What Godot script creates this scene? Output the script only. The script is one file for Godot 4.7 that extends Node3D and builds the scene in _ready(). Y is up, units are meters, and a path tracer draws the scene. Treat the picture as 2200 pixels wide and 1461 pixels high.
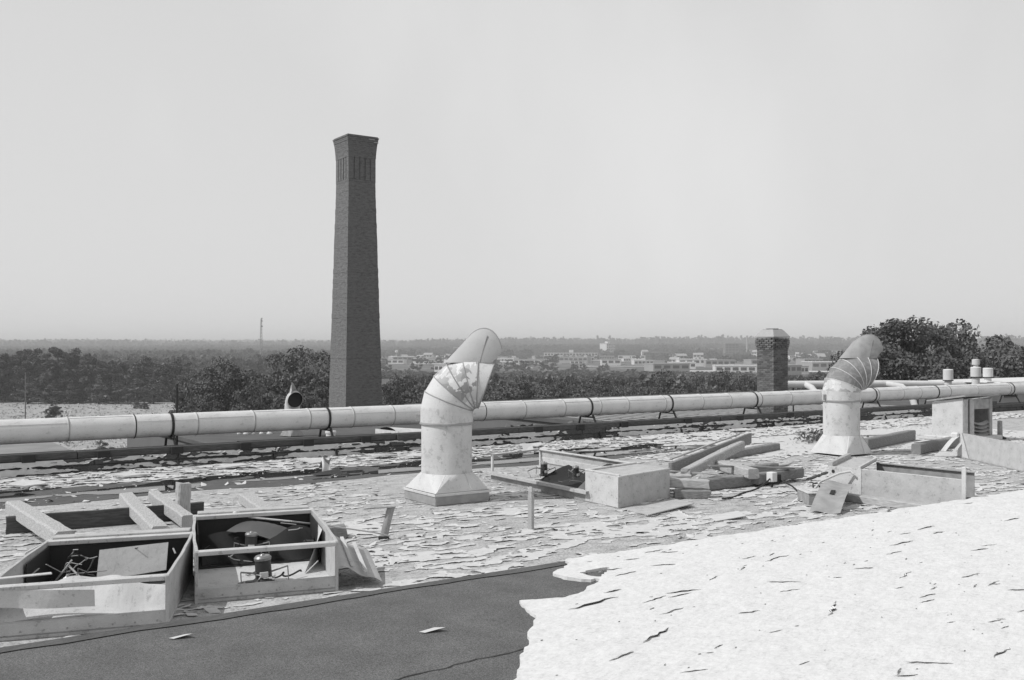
extends Node3D
# An old mill roof: sheet-metal fan housings torn open, two gored exhaust stacks, a long duct over the parapet, a brick stack behind.
# World axes: x runs along the parapet to the right, -z runs away from the viewer across the roof; y = 0 is the main roof deck.

const GROUND := -14.2
var rng := RandomNumberGenerator.new()
var taken := {}
var M := {}

# ------------------------------------------------------------------ mesh collector
class MB:
	var v := PackedVector3Array()
	var n := PackedVector3Array()
	var c := PackedColorArray()
	var tint := Color(1, 1, 1)
	var tinted := false
	func tri(a: Vector3, b: Vector3, d: Vector3) -> void:
		var q := (b - a).cross(d - a)
		if q.length_squared() < 1e-16:
			return
		q = q.normalized()
		v.append(a); v.append(d); v.append(b)
		n.append(q); n.append(q); n.append(q)
		if tinted:
			c.append(tint); c.append(tint); c.append(tint)
	func quad(a: Vector3, b: Vector3, d: Vector3, e: Vector3) -> void:
		tri(a, b, d)
		tri(a, d, e)
	func quad_out(a: Vector3, b: Vector3, d: Vector3, e: Vector3, o: Vector3) -> void:
		if (b - a).cross(d - a).dot((a + d) * 0.5 - o) < 0.0:
			quad(a, e, d, b)
		else:
			quad(a, b, d, e)
	func tri_out(a: Vector3, b: Vector3, d: Vector3, o: Vector3) -> void:
		if (b - a).cross(d - a).dot((a + b + d) / 3.0 - o) < 0.0:
			tri(a, d, b)
		else:
			tri(a, b, d)
	func tri_smooth(a: Vector3, b: Vector3, d: Vector3, na: Vector3, nb: Vector3, nd: Vector3) -> void:
		v.append(a); v.append(d); v.append(b)
		n.append(na); n.append(nd); n.append(nb)
		if tinted:
			c.append(tint); c.append(tint); c.append(tint)
	func quad_smooth(a: Vector3, b: Vector3, d: Vector3, e: Vector3, na: Vector3, nb: Vector3, nd: Vector3, ne: Vector3) -> void:
		if (b - a).cross(d - a).dot(na + nd) < 0.0:
			tri_smooth(a, d, b, na, nd, nb)
			tri_smooth(a, e, d, na, ne, nd)
		else:
			tri_smooth(a, b, d, na, nb, nd)
			tri_smooth(a, d, e, na, nd, ne)
	# box with chamfered edges, centred on xf
	func box(xf: Transform3D, s: Vector3, ch := 0.004) -> void:
		var h := s * 0.5
		ch = minf(ch, minf(h.x, minf(h.y, h.z)) * 0.6)
		var o := xf.origin
		var k := h - Vector3(ch, ch, ch)
		for sg: float in [-1.0, 1.0]:
			quad_out(xf * Vector3(sg * h.x, -k.y, -k.z), xf * Vector3(sg * h.x, k.y, -k.z), xf * Vector3(sg * h.x, k.y, k.z), xf * Vector3(sg * h.x, -k.y, k.z), o)
			quad_out(xf * Vector3(-k.x, sg * h.y, -k.z), xf * Vector3(k.x, sg * h.y, -k.z), xf * Vector3(k.x, sg * h.y, k.z), xf * Vector3(-k.x, sg * h.y, k.z), o)
			quad_out(xf * Vector3(-k.x, -k.y, sg * h.z), xf * Vector3(k.x, -k.y, sg * h.z), xf * Vector3(k.x, k.y, sg * h.z), xf * Vector3(-k.x, k.y, sg * h.z), o)
			for sk: float in [-1.0, 1.0]:
				quad_out(xf * Vector3(sg * h.x, sk * k.y, -k.z), xf * Vector3(sg * h.x, sk * k.y, k.z), xf * Vector3(sg * k.x, sk * h.y, k.z), xf * Vector3(sg * k.x, sk * h.y, -k.z), o)
				quad_out(xf * Vector3(sg * h.x, -k.y, sk * k.z), xf * Vector3(sg * h.x, k.y, sk * k.z), xf * Vector3(sg * k.x, k.y, sk * h.z), xf * Vector3(sg * k.x, -k.y, sk * h.z), o)
				quad_out(xf * Vector3(-k.x, sg * h.y, sk * k.z), xf * Vector3(k.x, sg * h.y, sk * k.z), xf * Vector3(k.x, sg * k.y, sk * h.z), xf * Vector3(-k.x, sg * k.y, sk * h.z), o)
				for sl: float in [-1.0, 1.0]:
					tri_out(xf * Vector3(sg * h.x, sk * k.y, sl * k.z), xf * Vector3(sg * k.x, sk * h.y, sl * k.z), xf * Vector3(sg * k.x, sk * k.y, sl * h.z), o)
	func bx(lo: Vector3, hi: Vector3, ch := 0.004) -> void:
		box(Transform3D(Basis(), (lo + hi) * 0.5), hi - lo, ch)
	# a bar of section w (sideways) by h (up) from p to q
	func bar(p: Vector3, q: Vector3, w: float, h: float, ch := 0.004, roll := 0.0) -> void:
		var x := (q - p).normalized()
		var up := Vector3.UP if absf(x.y) < 0.95 else Vector3.RIGHT
		var z := x.cross(up).normalized().rotated(x, roll)
		box(Transform3D(Basis(x, z.cross(x), z), (p + q) * 0.5), Vector3(p.distance_to(q), h, w), ch)
	# plate through four corners with a thickness
	func slab(a: Vector3, b: Vector3, d: Vector3, e: Vector3, th: float) -> void:
		var q := (b - a).cross(d - a).normalized() * th
		var o := (a + b + d + e) * 0.25 - q * 0.5
		quad_out(a, b, d, e, o)
		quad_out(a - q, b - q, d - q, e - q, o)
		quad_out(a, b, b - q, a - q, o)
		quad_out(b, d, d - q, b - q, o)
		quad_out(d, e, e - q, d - q, o)
		quad_out(e, a, a - q, e - q, o)
	func tube(p: Array, r: float, seg := 12, caps := true) -> void:
		var rings: Array = []
		var norms: Array = []
		var side := Vector3.ZERO
		for i in p.size():
			var d: Vector3 = (p[mini(i + 1, p.size() - 1)] - p[maxi(i - 1, 0)]).normalized()
			if side == Vector3.ZERO:
				side = d.cross(Vector3.UP if absf(d.y) < 0.9 else Vector3.RIGHT).normalized()
			side = (side - d * side.dot(d)).normalized()
			var up := d.cross(side)
			var ring := PackedVector3Array()
			var nr := PackedVector3Array()
			for k in seg:
				var a := TAU * k / seg
				var w := side * cos(a) + up * sin(a)
				ring.append(p[i] + w * r)
				nr.append(w)
			rings.append(ring); norms.append(nr)
		for i in p.size() - 1:
			for k in seg:
				var l := (k + 1) % seg
				quad_smooth(rings[i][k], rings[i][l], rings[i + 1][l], rings[i + 1][k], norms[i][k], norms[i][l], norms[i + 1][l], norms[i + 1][k])
		if caps:
			for e: int in [0, p.size() - 1]:
				var o: Vector3 = p[1] if e == 0 else p[e - 1]
				for k in seg:
					tri_out(p[e], rings[e][k], rings[e][(k + 1) % seg], o)
	# profile: Vector2(radius, height) from bottom to top
	func lathe(prof: Array, seg: int, xf := Transform3D()) -> void:
		for i in prof.size() - 1:
			var a: Vector2 = prof[i]
			var b: Vector2 = prof[i + 1]
			var d := (b - a)
			var nn := Vector2(d.y, -d.x).normalized()
			for k in seg:
				var t0 := TAU * k / seg
				var t1 := TAU * (k + 1) / seg
				var c0 := Vector3(cos(t0), 0, sin(t0))
				var c1 := Vector3(cos(t1), 0, sin(t1))
				var n0 := xf.basis * (c0 * nn.x + Vector3.UP * nn.y)
				var n1 := xf.basis * (c1 * nn.x + Vector3.UP * nn.y)
				var p0 := xf * (c0 * a.x + Vector3.UP * a.y)
				var p1 := xf * (c1 * a.x + Vector3.UP * a.y)
				var p2 := xf * (c1 * b.x + Vector3.UP * b.y)
				var p3 := xf * (c0 * b.x + Vector3.UP * b.y)
				if a.x < 1e-5:
					if (p2 - p0).cross(p3 - p0).dot(n0 + n1) < 0.0:
						tri_smooth(p0, p3, p2, n0, n0, n1)
					else:
						tri_smooth(p0, p2, p3, n0, n1, n0)
				elif b.x < 1e-5:
					if (p1 - p0).cross(p2 - p0).dot(n0 + n1) < 0.0:
						tri_smooth(p0, p2, p1, n0, n0, n1)
					else:
						tri_smooth(p0, p1, p2, n0, n1, n0)
				else:
					quad_smooth(p0, p1, p2, p3, n0, n1, n1, n0)
	# surface f(a, b) for a, b in 0..1, with smooth normals
	func surf(na: int, nb: int, f: Callable) -> void:
		var g := PackedVector3Array()
		for j in nb + 1:
			for i in na + 1:
				g.append(f.call(float(i) / na, float(j) / nb))
		var w := na + 1
		var ns := PackedVector3Array()
		for j in nb + 1:
			for i in w:
				var da := g[j * w + mini(i + 1, na)] - g[j * w + maxi(i - 1, 0)]
				var db := g[mini(j + 1, nb) * w + i] - g[maxi(j - 1, 0) * w + i]
				ns.append(da.cross(db).normalized())
		for j in nb:
			for i in na:
				var k := j * w + i
				tri_smooth(g[k], g[k + 1], g[k + w + 1], ns[k], ns[k + 1], ns[k + w + 1])
				tri_smooth(g[k], g[k + w + 1], g[k + w], ns[k], ns[k + w + 1], ns[k + w])
	func mesh() -> ArrayMesh:
		var a := []
		a.resize(Mesh.ARRAY_MAX)
		a[Mesh.ARRAY_VERTEX] = v
		a[Mesh.ARRAY_NORMAL] = n
		if tinted:
			a[Mesh.ARRAY_COLOR] = c
		var m := ArrayMesh.new()
		m.add_surface_from_arrays(Mesh.PRIMITIVE_TRIANGLES, a)
		return m

# ------------------------------------------------------------------ naming and tagging
func numbered(called: String) -> String:
	if not taken.has(called):
		taken[called] = 0
		return called
	taken[called] += 1
	return "%s_%03d" % [called, taken[called]]

func tag(o: Node, label: String, category: String, group := "", kind := "") -> void:
	if label: o.set_meta("label", label)
	if category: o.set_meta("category", category)
	if group: o.set_meta("group", group)
	if kind: o.set_meta("kind", kind)

func thing(called: String, label: String, category: String, at := Vector3.ZERO, turn := 0.0, group := "") -> Node3D:
	var o := Node3D.new()
	o.name = numbered(called)
	add_child(o)
	o.position = at
	o.rotation.y = turn
	tag(o, label, category, group)
	return o

func part(parent: Node, called: String, mb, mt: Material, at = null) -> MeshInstance3D:
	var o := MeshInstance3D.new()
	o.name = called
	o.mesh = mb.mesh() if mb is MB else mb
	o.material_override = mt
	o.cast_shadow = GeometryInstance3D.SHADOW_CASTING_SETTING_ON
	parent.add_child(o, true)
	if at is Vector3:
		o.position = at
	elif at is Transform3D:
		o.transform = at
	return o

func single(called: String, label: String, category: String, mb, mt: Material, at = null, group := "") -> MeshInstance3D:
	var o := part(self, numbered(called), mb, mt, at)
	tag(o, label, category, group)
	return o

func struct(called: String, mb, mt: Material, at = null) -> MeshInstance3D:
	var o := part(self, numbered(called), mb, mt, at)
	o.set_meta("kind", "structure")
	return o

func P(u: float, v: float, h := 0.0) -> Vector3:
	return Vector3(u, h, -v)

# ------------------------------------------------------------------ materials (neutral greys: the photograph is black and white)
func grey(lin: float) -> Color:
	return Color(lin, lin, lin).linear_to_srgb()

# seamless noise picture between two linear greys, bent by a power
func noise_tex(seed_: int, freq: float, lo: float, hi: float, oct := 4, size := 512, power := 1.0, normal := 0.0) -> ImageTexture:
	var f := FastNoiseLite.new()
	f.seed = seed_
	f.noise_type = FastNoiseLite.TYPE_SIMPLEX_SMOOTH
	f.frequency = freq
	f.fractal_octaves = oct
	var im := f.get_seamless_image(size, size)
	im.convert(Image.FORMAT_L8)
	if normal > 0.0:
		im.convert(Image.FORMAT_RGBA8)
		im.bump_map_to_normal_map(normal)
		return ImageTexture.create_from_image(im)
	var d := im.get_data()
	var lut := PackedByteArray()
	for i in 256:
		lut.append(int(clampf(grey(lerpf(lo, hi, pow(i / 255.0, power))).r, 0, 1) * 255.0))
	for i in d.size():
		d[i] = lut[d[i]]
	return ImageTexture.create_from_image(Image.create_from_data(size, size, false, Image.FORMAT_L8, d))

# two-tone patches with hard ragged edges: base grey a, patch grey b, share of b
func patch_tex(seed_: int, freq: float, a: float, b: float, share: float, size := 1024, grain := 0.08, stretch := 1.0) -> ImageTexture:
	var f := FastNoiseLite.new()
	f.seed = seed_
	f.frequency = freq
	f.fractal_octaves = 5
	f.fractal_gain = 0.55
	var im := f.get_seamless_image(size, size)
	im.convert(Image.FORMAT_L8)
	f.seed = seed_ + 7
	f.frequency = 0.12
	f.fractal_octaves = 3
	var im2 := f.get_seamless_image(size, size)
	im2.convert(Image.FORMAT_L8)
	var d := im.get_data()
	var g := im2.get_data()
	var hist := PackedInt32Array()
	hist.resize(256)
	for x in d:
		hist[x] += 1
	var cut := 255
	var acc := 0
	while cut > 0 and acc < share * d.size():
		acc += hist[cut]
		cut -= 1
	for i in d.size():
		var w := clampf((d[i] - cut) / 6.0, 0.0, 1.0)
		var lin := lerpf(a, b, w) * (1.0 + grain * (g[i] / 127.5 - 1.0))
		d[i] = int(clampf(pow(lin, 0.4545), 0, 1) * 255.0)
	return ImageTexture.create_from_image(Image.create_from_data(size, size, false, Image.FORMAT_L8, d))

# gritty surface: single grains of random tone over soft patches, with sparse specks of dirt gathered in some places
func grit_tex(seed_: int, size: int, lo: float, hi: float, patch: float, freq: float, dirt := 0.0, dirt_tone := 0.5) -> ImageTexture:
	var f := FastNoiseLite.new()
	f.seed = seed_
	f.frequency = freq
	f.fractal_octaves = 5
	var a := f.get_seamless_image(size, size)
	a.convert(Image.FORMAT_L8)
	var d := a.get_data()
	f.seed = seed_ + 3
	f.frequency = 0.045
	f.fractal_octaves = 4
	f.fractal_gain = 0.65
	var b := f.get_seamless_image(size, size)
	b.convert(Image.FORMAT_L8)
	var g := b.get_data()
	var rs := RandomNumberGenerator.new()
	rs.seed = seed_
	for i in d.size():
		var w := d[i] / 255.0
		var lin := lerpf(lo, hi, rs.randf()) * (1.0 - patch * w)
		if dirt > 0.0 and g[i] / 255.0 > 1.02 - dirt * (0.25 + w):
			lin *= dirt_tone
		d[i] = int(clampf(pow(lin, 0.4545), 0.0, 1.0) * 255.0)
	return ImageTexture.create_from_image(Image.create_from_data(size, size, false, Image.FORMAT_L8, d))

func mat(called: String, lin: float, rough: float, tex: Texture2D = null, scale := Vector3.ONE, metal := 0.0, bump: Texture2D = null, bump_cm := 0.0, world := false) -> StandardMaterial3D:
	var m := StandardMaterial3D.new()
	m.resource_name = called
	m.albedo_color = grey(lin)
	m.roughness = rough
	m.metallic = metal
	m.metallic_specular = 0.4
	m.uv1_triplanar = true
	m.uv1_world_triplanar = world
	m.uv1_scale = scale
	m.cull_mode = BaseMaterial3D.CULL_DISABLED
	if tex:
		m.albedo_texture = tex
	if bump:
		m.normal_enabled = true
		m.normal_texture = bump
		m.normal_scale = bump_cm
	M[called] = m
	return m

func materials() -> void:
	var fine := noise_tex(11, 0.09, 0.72, 1.0, 4, 512)
	var blotch := noise_tex(12, 0.012, 0.62, 1.0, 5, 512)
	var soft := noise_tex(13, 0.02, 0.82, 1.0, 4, 512)
	var grain := noise_tex(14, 0.25, 0.45, 1.0, 2, 512)
	var nrm := noise_tex(15, 0.06, 0, 1, 4, 512, 1.0, 6.0)
	var nrm_fine := noise_tex(16, 0.2, 0, 1, 3, 512, 1.0, 5.0)
	mat("deck_felt", 0.60, 0.95, grit_tex(21, 1024, 0.62, 1.0, 0.28, 0.012, 0.42, 0.7), Vector3(0.22, 0.22, 0.4), 0, nrm_fine, 0.4, true)
	mat("wet_felt", 0.10, 0.55, blotch, Vector3(0.3, 0.3, 0.6), 0, nrm, 0.4, true)
	mat("tar", 0.225, 0.95, grit_tex(17, 1024, 0.25, 1.0, 0.3, 0.008), Vector3(0.27, 0.27, 0.27), 0, null, 0, true)
	mat("tar_dark", 0.05, 0.85, fine, Vector3(1.5, 1.5, 1.5), 0, nrm, 0.5, true)
	mat("coating", 0.735, 0.9, grit_tex(31, 1024, 0.88, 1.0, 0.10, 0.01, 0.34, 0.84), Vector3(0.3, 0.3, 0.7), 0, nrm, 0.24, true)
	mat("flake", 0.61, 0.85, soft, Vector3(0.7, 0.7, 0.7), 0, null, 0, true)
	mat("painted_metal", 0.72, 0.8, grit_tex(45, 512, 0.86, 1.0, 0.26, 0.01, 0.37, 0.74), Vector3(0.5, 0.35, 0.5), 0, nrm, 0.1)
	mat("pale_metal", 0.74, 0.8, grit_tex(46, 512, 0.86, 1.0, 0.26, 0.01, 0.37, 0.72), Vector3(0.5, 0.5, 0.5), 0, nrm, 0.1)
	mat("rust_patch", 0.70, 0.6, patch_tex(41, 0.0045, 0.95, 0.40, 0.46, 1024, 0.2), Vector3(1.0, 1.0, 1.0))
	mat("tongue_metal", 0.50, 0.85, grit_tex(47, 512, 0.85, 1.0, 0.18, 0.01, 0.3, 0.8), Vector3(0.6, 0.6, 0.6))
	mat("rusty", 0.28, 0.7, patch_tex(42, 0.008, 0.75, 1.25, 0.35, 1024, 0.2), Vector3(1.1, 1.1, 1.1))
	mat("housing", 0.54, 0.7, grit_tex(43, 512, 0.84, 1.0, 0.22, 0.014, 0.36, 0.72), Vector3(0.8, 0.8, 0.8), 0, nrm, 0.12)
	mat("housing_light", 0.65, 0.7, grit_tex(44, 512, 0.84, 1.0, 0.2, 0.012, 0.34, 0.7), Vector3(0.7, 0.7, 0.7), 0, nrm, 0.12)
	mat("housing_grey", 0.38, 0.6, blotch, Vector3(1.1, 1.1, 1.1))
	mat("near_black", 0.028, 0.7, fine, Vector3(1, 1, 1))  # near-black; in the stack mouths it stands in for shade
	mat("crumpled", 0.09, 0.45, soft, Vector3(1, 1, 1))
	mat("motor_dark", 0.05, 0.45, fine, Vector3(4, 4, 4))
	mat("motor_cap", 0.30, 0.4, fine, Vector3(4, 4, 4), 0.5)
	mat("cable", 0.03, 0.6)
	var wood := noise_tex(51, 0.05, 0.38, 1.0, 5, 512)
	mat("timber", 0.60, 0.9, wood, Vector3(0.35, 5.0, 5.0), 0, nrm, 0.3)
	mat("timber_grey", 0.33, 0.9, wood, Vector3(0.35, 5.0, 5.0), 0, nrm, 0.3)
	mat("timber_dark", 0.11, 0.9, noise_tex(52, 0.03, 0.45, 1.0, 4, 512), Vector3(0.3, 3.0, 3.0), 0, nrm, 0.4)
	mat("parapet", 0.095, 0.9, blotch, Vector3(0.7, 0.7, 0.7), 0, nrm, 0.6, true)
	mat("duct", 0.76, 0.9, grit_tex(61, 512, 0.84, 1.0, 0.18, 0.008, 0.33, 0.78), Vector3(0.35, 0.8, 0.8))
	mat("iron", 0.03, 0.6, fine, Vector3(2, 2, 2))
	mat("brick_red", 0.24, 0.92, grit_tex(71, 1024, 0.6, 1.0, 0.35, 0.02, 0.42, 0.65), Vector3(0.1, 0.3, 0.1), 0, nrm, 0.4, true)
	mat("brick_small", 0.17, 0.92, fine, Vector3(3, 3, 3))
	mat("brick_small_dark", 0.12, 0.92, fine, Vector3(3, 3, 3))
	mat("brick_small_pale", 0.22, 0.92, fine, Vector3(3, 3, 3))
	mat("mortar", 0.30, 0.95, fine, Vector3(3, 3, 3))
	mat("concrete", 0.42, 0.9, soft, Vector3(0.6, 0.6, 0.6))
	mat("concrete_dark", 0.17, 0.9, blotch, Vector3(0.3, 0.3, 0.3))
	mat("roof_low", 0.12, 0.9, blotch, Vector3(0.08, 0.08, 0.08), 0, null, 0, true)
	mat("roof_pale", 0.30, 0.9, blotch, Vector3(0.06, 0.06, 0.06), 0, null, 0, true)
	mat("field", 0.52, 1.0, grit_tex(81, 1024, 0.6, 1.0, 0.4, 0.012, 0.42, 0.6), Vector3(0.012, 0.012, 0.03), 0, null, 0, true)
	mat("ground", 0.14, 1.0, patch_tex(82, 0.006, 0.6, 1.6, 0.3, 1024, 0.3), Vector3(0.002, 0.002, 0.002), 0, null, 0, true)
	mat("wall_white", 0.70, 0.9, soft, Vector3(0.05, 0.05, 0.05))
	mat("wall_grey", 0.36, 0.9, soft, Vector3(0.05, 0.05, 0.05))
	mat("wall_brick", 0.16, 0.9, soft, Vector3(0.05, 0.05, 0.05))
	mat("window_dark", 0.06, 0.25)
	mat("bark", 0.06, 0.95, fine, Vector3(1, 1, 1))
	for k in 5:
		var lm := mat("leaf_%d" % k, [0.112, 0.14, 0.085, 0.17, 0.42][k], 0.75)
		lm.vertex_color_use_as_albedo = true
		lm.uv1_triplanar = false
		lm.backlight = Color(0.25, 0.25, 0.25)
	var wm := mat("water", 0.02, 0.03)
	wm.metallic_specular = 0.5
	wm.uv1_triplanar = false

# ------------------------------------------------------------------ first: camera, sky, sun
func setup() -> void:
	var cam := Camera3D.new()
	cam.name = "camera"
	add_child(cam)
	cam.position = Vector3(0, 1.8, 0)
	cam.rotation = Vector3(deg_to_rad(0.47), deg_to_rad(-34.6), 0)
	cam.fov = 37.71
	cam.near = 0.05
	cam.far = 30000.0
	cam.current = true
	var e := Environment.new()
	e.background_mode = Environment.BG_SKY
	var sm := ProceduralSkyMaterial.new()
	sm.sky_top_color = grey(0.14)
	sm.sky_horizon_color = grey(0.66)
	sm.sky_curve = 2.2
	sm.ground_horizon_color = grey(0.5)
	sm.ground_bottom_color = grey(0.2)
	sm.sun_angle_max = 0.0
	# thin high cloud, hardly seen
	var cn := FastNoiseLite.new()
	cn.seed = 2
	cn.frequency = 0.014
	cn.fractal_octaves = 5
	var ci := cn.get_seamless_image(1024, 256)
	ci.convert(Image.FORMAT_L8)
	var cd := ci.get_data()
	var co := PackedByteArray()
	for y in 512:
		for x in 1024:
			var q := cd[(y / 2) * 1024 + x]
			co.append(255); co.append(255); co.append(255)
			co.append(int(clampf((q - 90.0) / 130.0, 0.0, 1.0) * 30.0))
	sm.sky_cover = ImageTexture.create_from_image(Image.create_from_data(1024, 512, false, Image.FORMAT_RGBA8, co))
	sm.sky_cover_modulate = Color(0.75, 0.75, 0.75)
	var sky := Sky.new()
	sky.sky_material = sm
	e.sky = sky
	e.tonemap_mode = Environment.TONE_MAPPER_LINEAR
	e.tonemap_exposure = 1.13
	e.fog_enabled = true
	e.fog_density = 0.00036
	e.fog_light_color = grey(0.8)
	e.sdfgi_enabled = true
	e.ssao_enabled = true
	e.ssil_enabled = true
	var we := WorldEnvironment.new()
	we.name = "world_environment"
	we.environment = e
	add_child(we)
	var sun := DirectionalLight3D.new()
	sun.name = "sun"
	add_child(sun)
	var towards := Vector3(-0.654, 0.731, -0.195)
	sun.look_at_from_position(towards * 50.0, Vector3.ZERO, Vector3.UP)
	sun.light_energy = 0.9
	sun.light_angular_distance = 0.5
	sun.shadow_enabled = true

func _ready() -> void:
	setup()
	materials()
	terrain()
	roof()
	parapet()
	duct_line()
	stacks()
	big_chimney()
	small_chimney()
	lower_roofs()
	far_right()
	housings()
	timbers()
	small_things()
	town()
	trees()

# ------------------------------------------------------------------ land
var hill_noise: FastNoiseLite

func land(x: float, z: float) -> float:
	var d := Vector2(x, z).length()
	var az := rad_to_deg(atan2(x, -z)) - 34.6
	var right := smoothstep(-7.0, 0.0, az)
	var h := lerpf(11.0 * smoothstep(1300, 2600, d), 8.0 * smoothstep(1500, 1900, d) + 11.0 * smoothstep(1900, 2700, d), right)
	h += lerpf(15.0, 6.0, right) * smoothstep(2700, 4800, d)
	h += hill_noise.get_noise_2d(x, z) * 7.0 * smoothstep(1300, 2400, d)
	return GROUND + h

func terrain() -> void:
	hill_noise = FastNoiseLite.new()
	hill_noise.seed = 5
	hill_noise.frequency = 0.0011
	var rings: Array = [0.0, 60.0, 150.0, 300.0, 450.0, 600.0, 750.0, 900.0]
	var r := 900.0
	while r < 9000.0:
		r *= 1.11
		rings.append(r)
	var seg := 144
	var b := MB.new()
	for i in rings.size() - 1:
		for k in seg:
			var a0 := TAU * k / seg
			var a1 := TAU * (k + 1) / seg
			var q: Array = []
			for pr: Array in [[rings[i], a0], [rings[i], a1], [rings[i + 1], a1], [rings[i + 1], a0]]:
				var x: float = pr[0] * sin(pr[1])
				var z: float = -pr[0] * cos(pr[1])
				q.append(Vector3(x, land(x, z), z))
			b.quad_out(q[0], q[1], q[2], q[3], q[0] - Vector3(0, 500, 0))
	struct("ground", b, M.ground)
	# mown field beyond the building, seen at the left
	var f := MB.new()
	var pts := [P(-130, 120), P(-110, 420), P(20, 330), P(62, 318), P(92, 292), P(104, 250), P(70, 120), P(30, 60), P(-40, 50)]
	for i in range(1, pts.size() - 1):
		f.tri_out(pts[0] + Vector3(0, GROUND + 0.12, 0), pts[i] + Vector3(0, GROUND + 0.12, 0), pts[i + 1] + Vector3(0, GROUND + 0.12, 0), Vector3(0, -500, 0))
	struct("field", f, M.field)
	# rough grass tufts on it
	var tuft := MB.new()
	tuft.tinted = true
	rng.seed = 14
	for k in 3200:
		var px := rng.randf_range(-0.62, -0.32)
		var q := cam_point(px, rng.randf_range(95.0, 285.0))
		for j in 3:
			leaf(tuft, P(q.x + rng.randfn(0, 0.3), q.y + rng.randfn(0, 0.5), GROUND + 0.22), rng.randf_range(0.15, 0.4), Vector3.UP)
	var o := part(self, "field_grass", tuft, M.leaf_4)
	tag(o, "rough grass tufts all over the pale field at the left", "grass", "", "stuff")

# ------------------------------------------------------------------ peeling sheets: the part of a grid where field > cut, lifted at its rim
func sheets(b: MB, o: Vector3, ax: Vector3, bx_: Vector3, up: Vector3, na: int, nb: int, field: PackedFloat32Array, lifts: PackedFloat32Array, base: float, lift: float, band: float, skirt := 0.0) -> void:
	var w := na + 1
	var off := [0, 1, w + 1, w]
	var oa := [0.0, 1.0, 1.0, 0.0]
	var ob := [0.0, 0.0, 1.0, 1.0]
	var poly := PackedVector3Array()
	var rim := PackedByteArray()
	for j in nb:
		for i in na:
			var k := j * w + i
			var f0 := field[k]
			var f1 := field[k + 1]
			var f2 := field[k + w + 1]
			var f3 := field[k + w]
			if f0 <= 0.0 and f1 <= 0.0 and f2 <= 0.0 and f3 <= 0.0:
				continue
			poly.clear()
			rim.clear()
			for e in 4:
				var k0: int = k + off[e]
				var g: int = (e + 1) % 4
				var k1: int = k + off[g]
				var fa := field[k0]
				var fb := field[k1]
				if fa > 0.0:
					var ra := clampf(1.0 - fa / band, 0.0, 1.0)
					poly.append(o + ax * (i + oa[e]) + bx_ * (j + ob[e]) + up * (base + lift * ra * ra * lifts[k0]))
					rim.append(0)
				if (fa > 0.0) != (fb > 0.0):
					var t := fa / (fa - fb)
					poly.append(o + ax * (i + lerpf(oa[e], oa[g], t)) + bx_ * (j + lerpf(ob[e], ob[g], t)) + up * (base + lift * lerpf(lifts[k0], lifts[k1], t)))
					rim.append(1)
			for q in range(1, poly.size() - 1):
				var nn := (poly[q] - poly[0]).cross(poly[q + 1] - poly[0])
				if nn.dot(up) < 0.0:
					b.tri(poly[0], poly[q + 1], poly[q])
				else:
					b.tri(poly[0], poly[q], poly[q + 1])
			if skirt > 0.0:
				for q in poly.size():
					var q2 := (q + 1) % poly.size()
					if rim[q] == 1 and rim[q2] == 1:
						b.quad(poly[q], poly[q2], poly[q2] - up * skirt, poly[q] - up * skirt)

func noise(seed_: int, freq: float, oct := 4, gain := 0.5) -> FastNoiseLite:
	var f := FastNoiseLite.new()
	f.seed = seed_
	f.noise_type = FastNoiseLite.TYPE_SIMPLEX_SMOOTH
	f.frequency = freq
	f.fractal_octaves = oct
	f.fractal_gain = gain
	return f

# where white paint is still plentiful on the deck (measured spots): u, v, radius u, radius v, strength
var paint_spots := [[4.6, 8.9, 0.8, 0.5, 0.55], [4.9, 7.3, 1.4, 0.6, 0.30], [6.3, 7.6, 1.2, 0.5, 0.3], [6.2, 9.0, 0.8, 0.5, 0.3], [6.9, 8.0, 0.8, 0.4, 0.2], [8.3, 7.2, 1.5, 0.5, 0.25], [9.3, 8.5, 0.9, 0.4, 0.35], [10.2, 8.4, 0.9, 0.35, 0.4], [1.2, 9.9, 0.7, 1.0, 0.3],
	[14.5, 13.2, 3.5, 1.3, 0.55], [13.5, 11.5, 2.0, 0.7, 0.4], [12.0, 9.0, 1.5, 1.0, 0.25], [16.5, 12.2, 2.5, 1.0, 0.5], [18.5, 13.0, 3.0, 1.2, 0.4], [12.0, 14.5, 4.0, 0.5, 0.25], [21.0, 11.5, 4.0, 1.5, 0.3], [12.5, 7.4, 1.5, 0.5, 0.2], [8.9, 11.5, 2.0, 0.6, -0.15], [2.5, 7.6, 1.5, 0.8, 0.08]]

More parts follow.
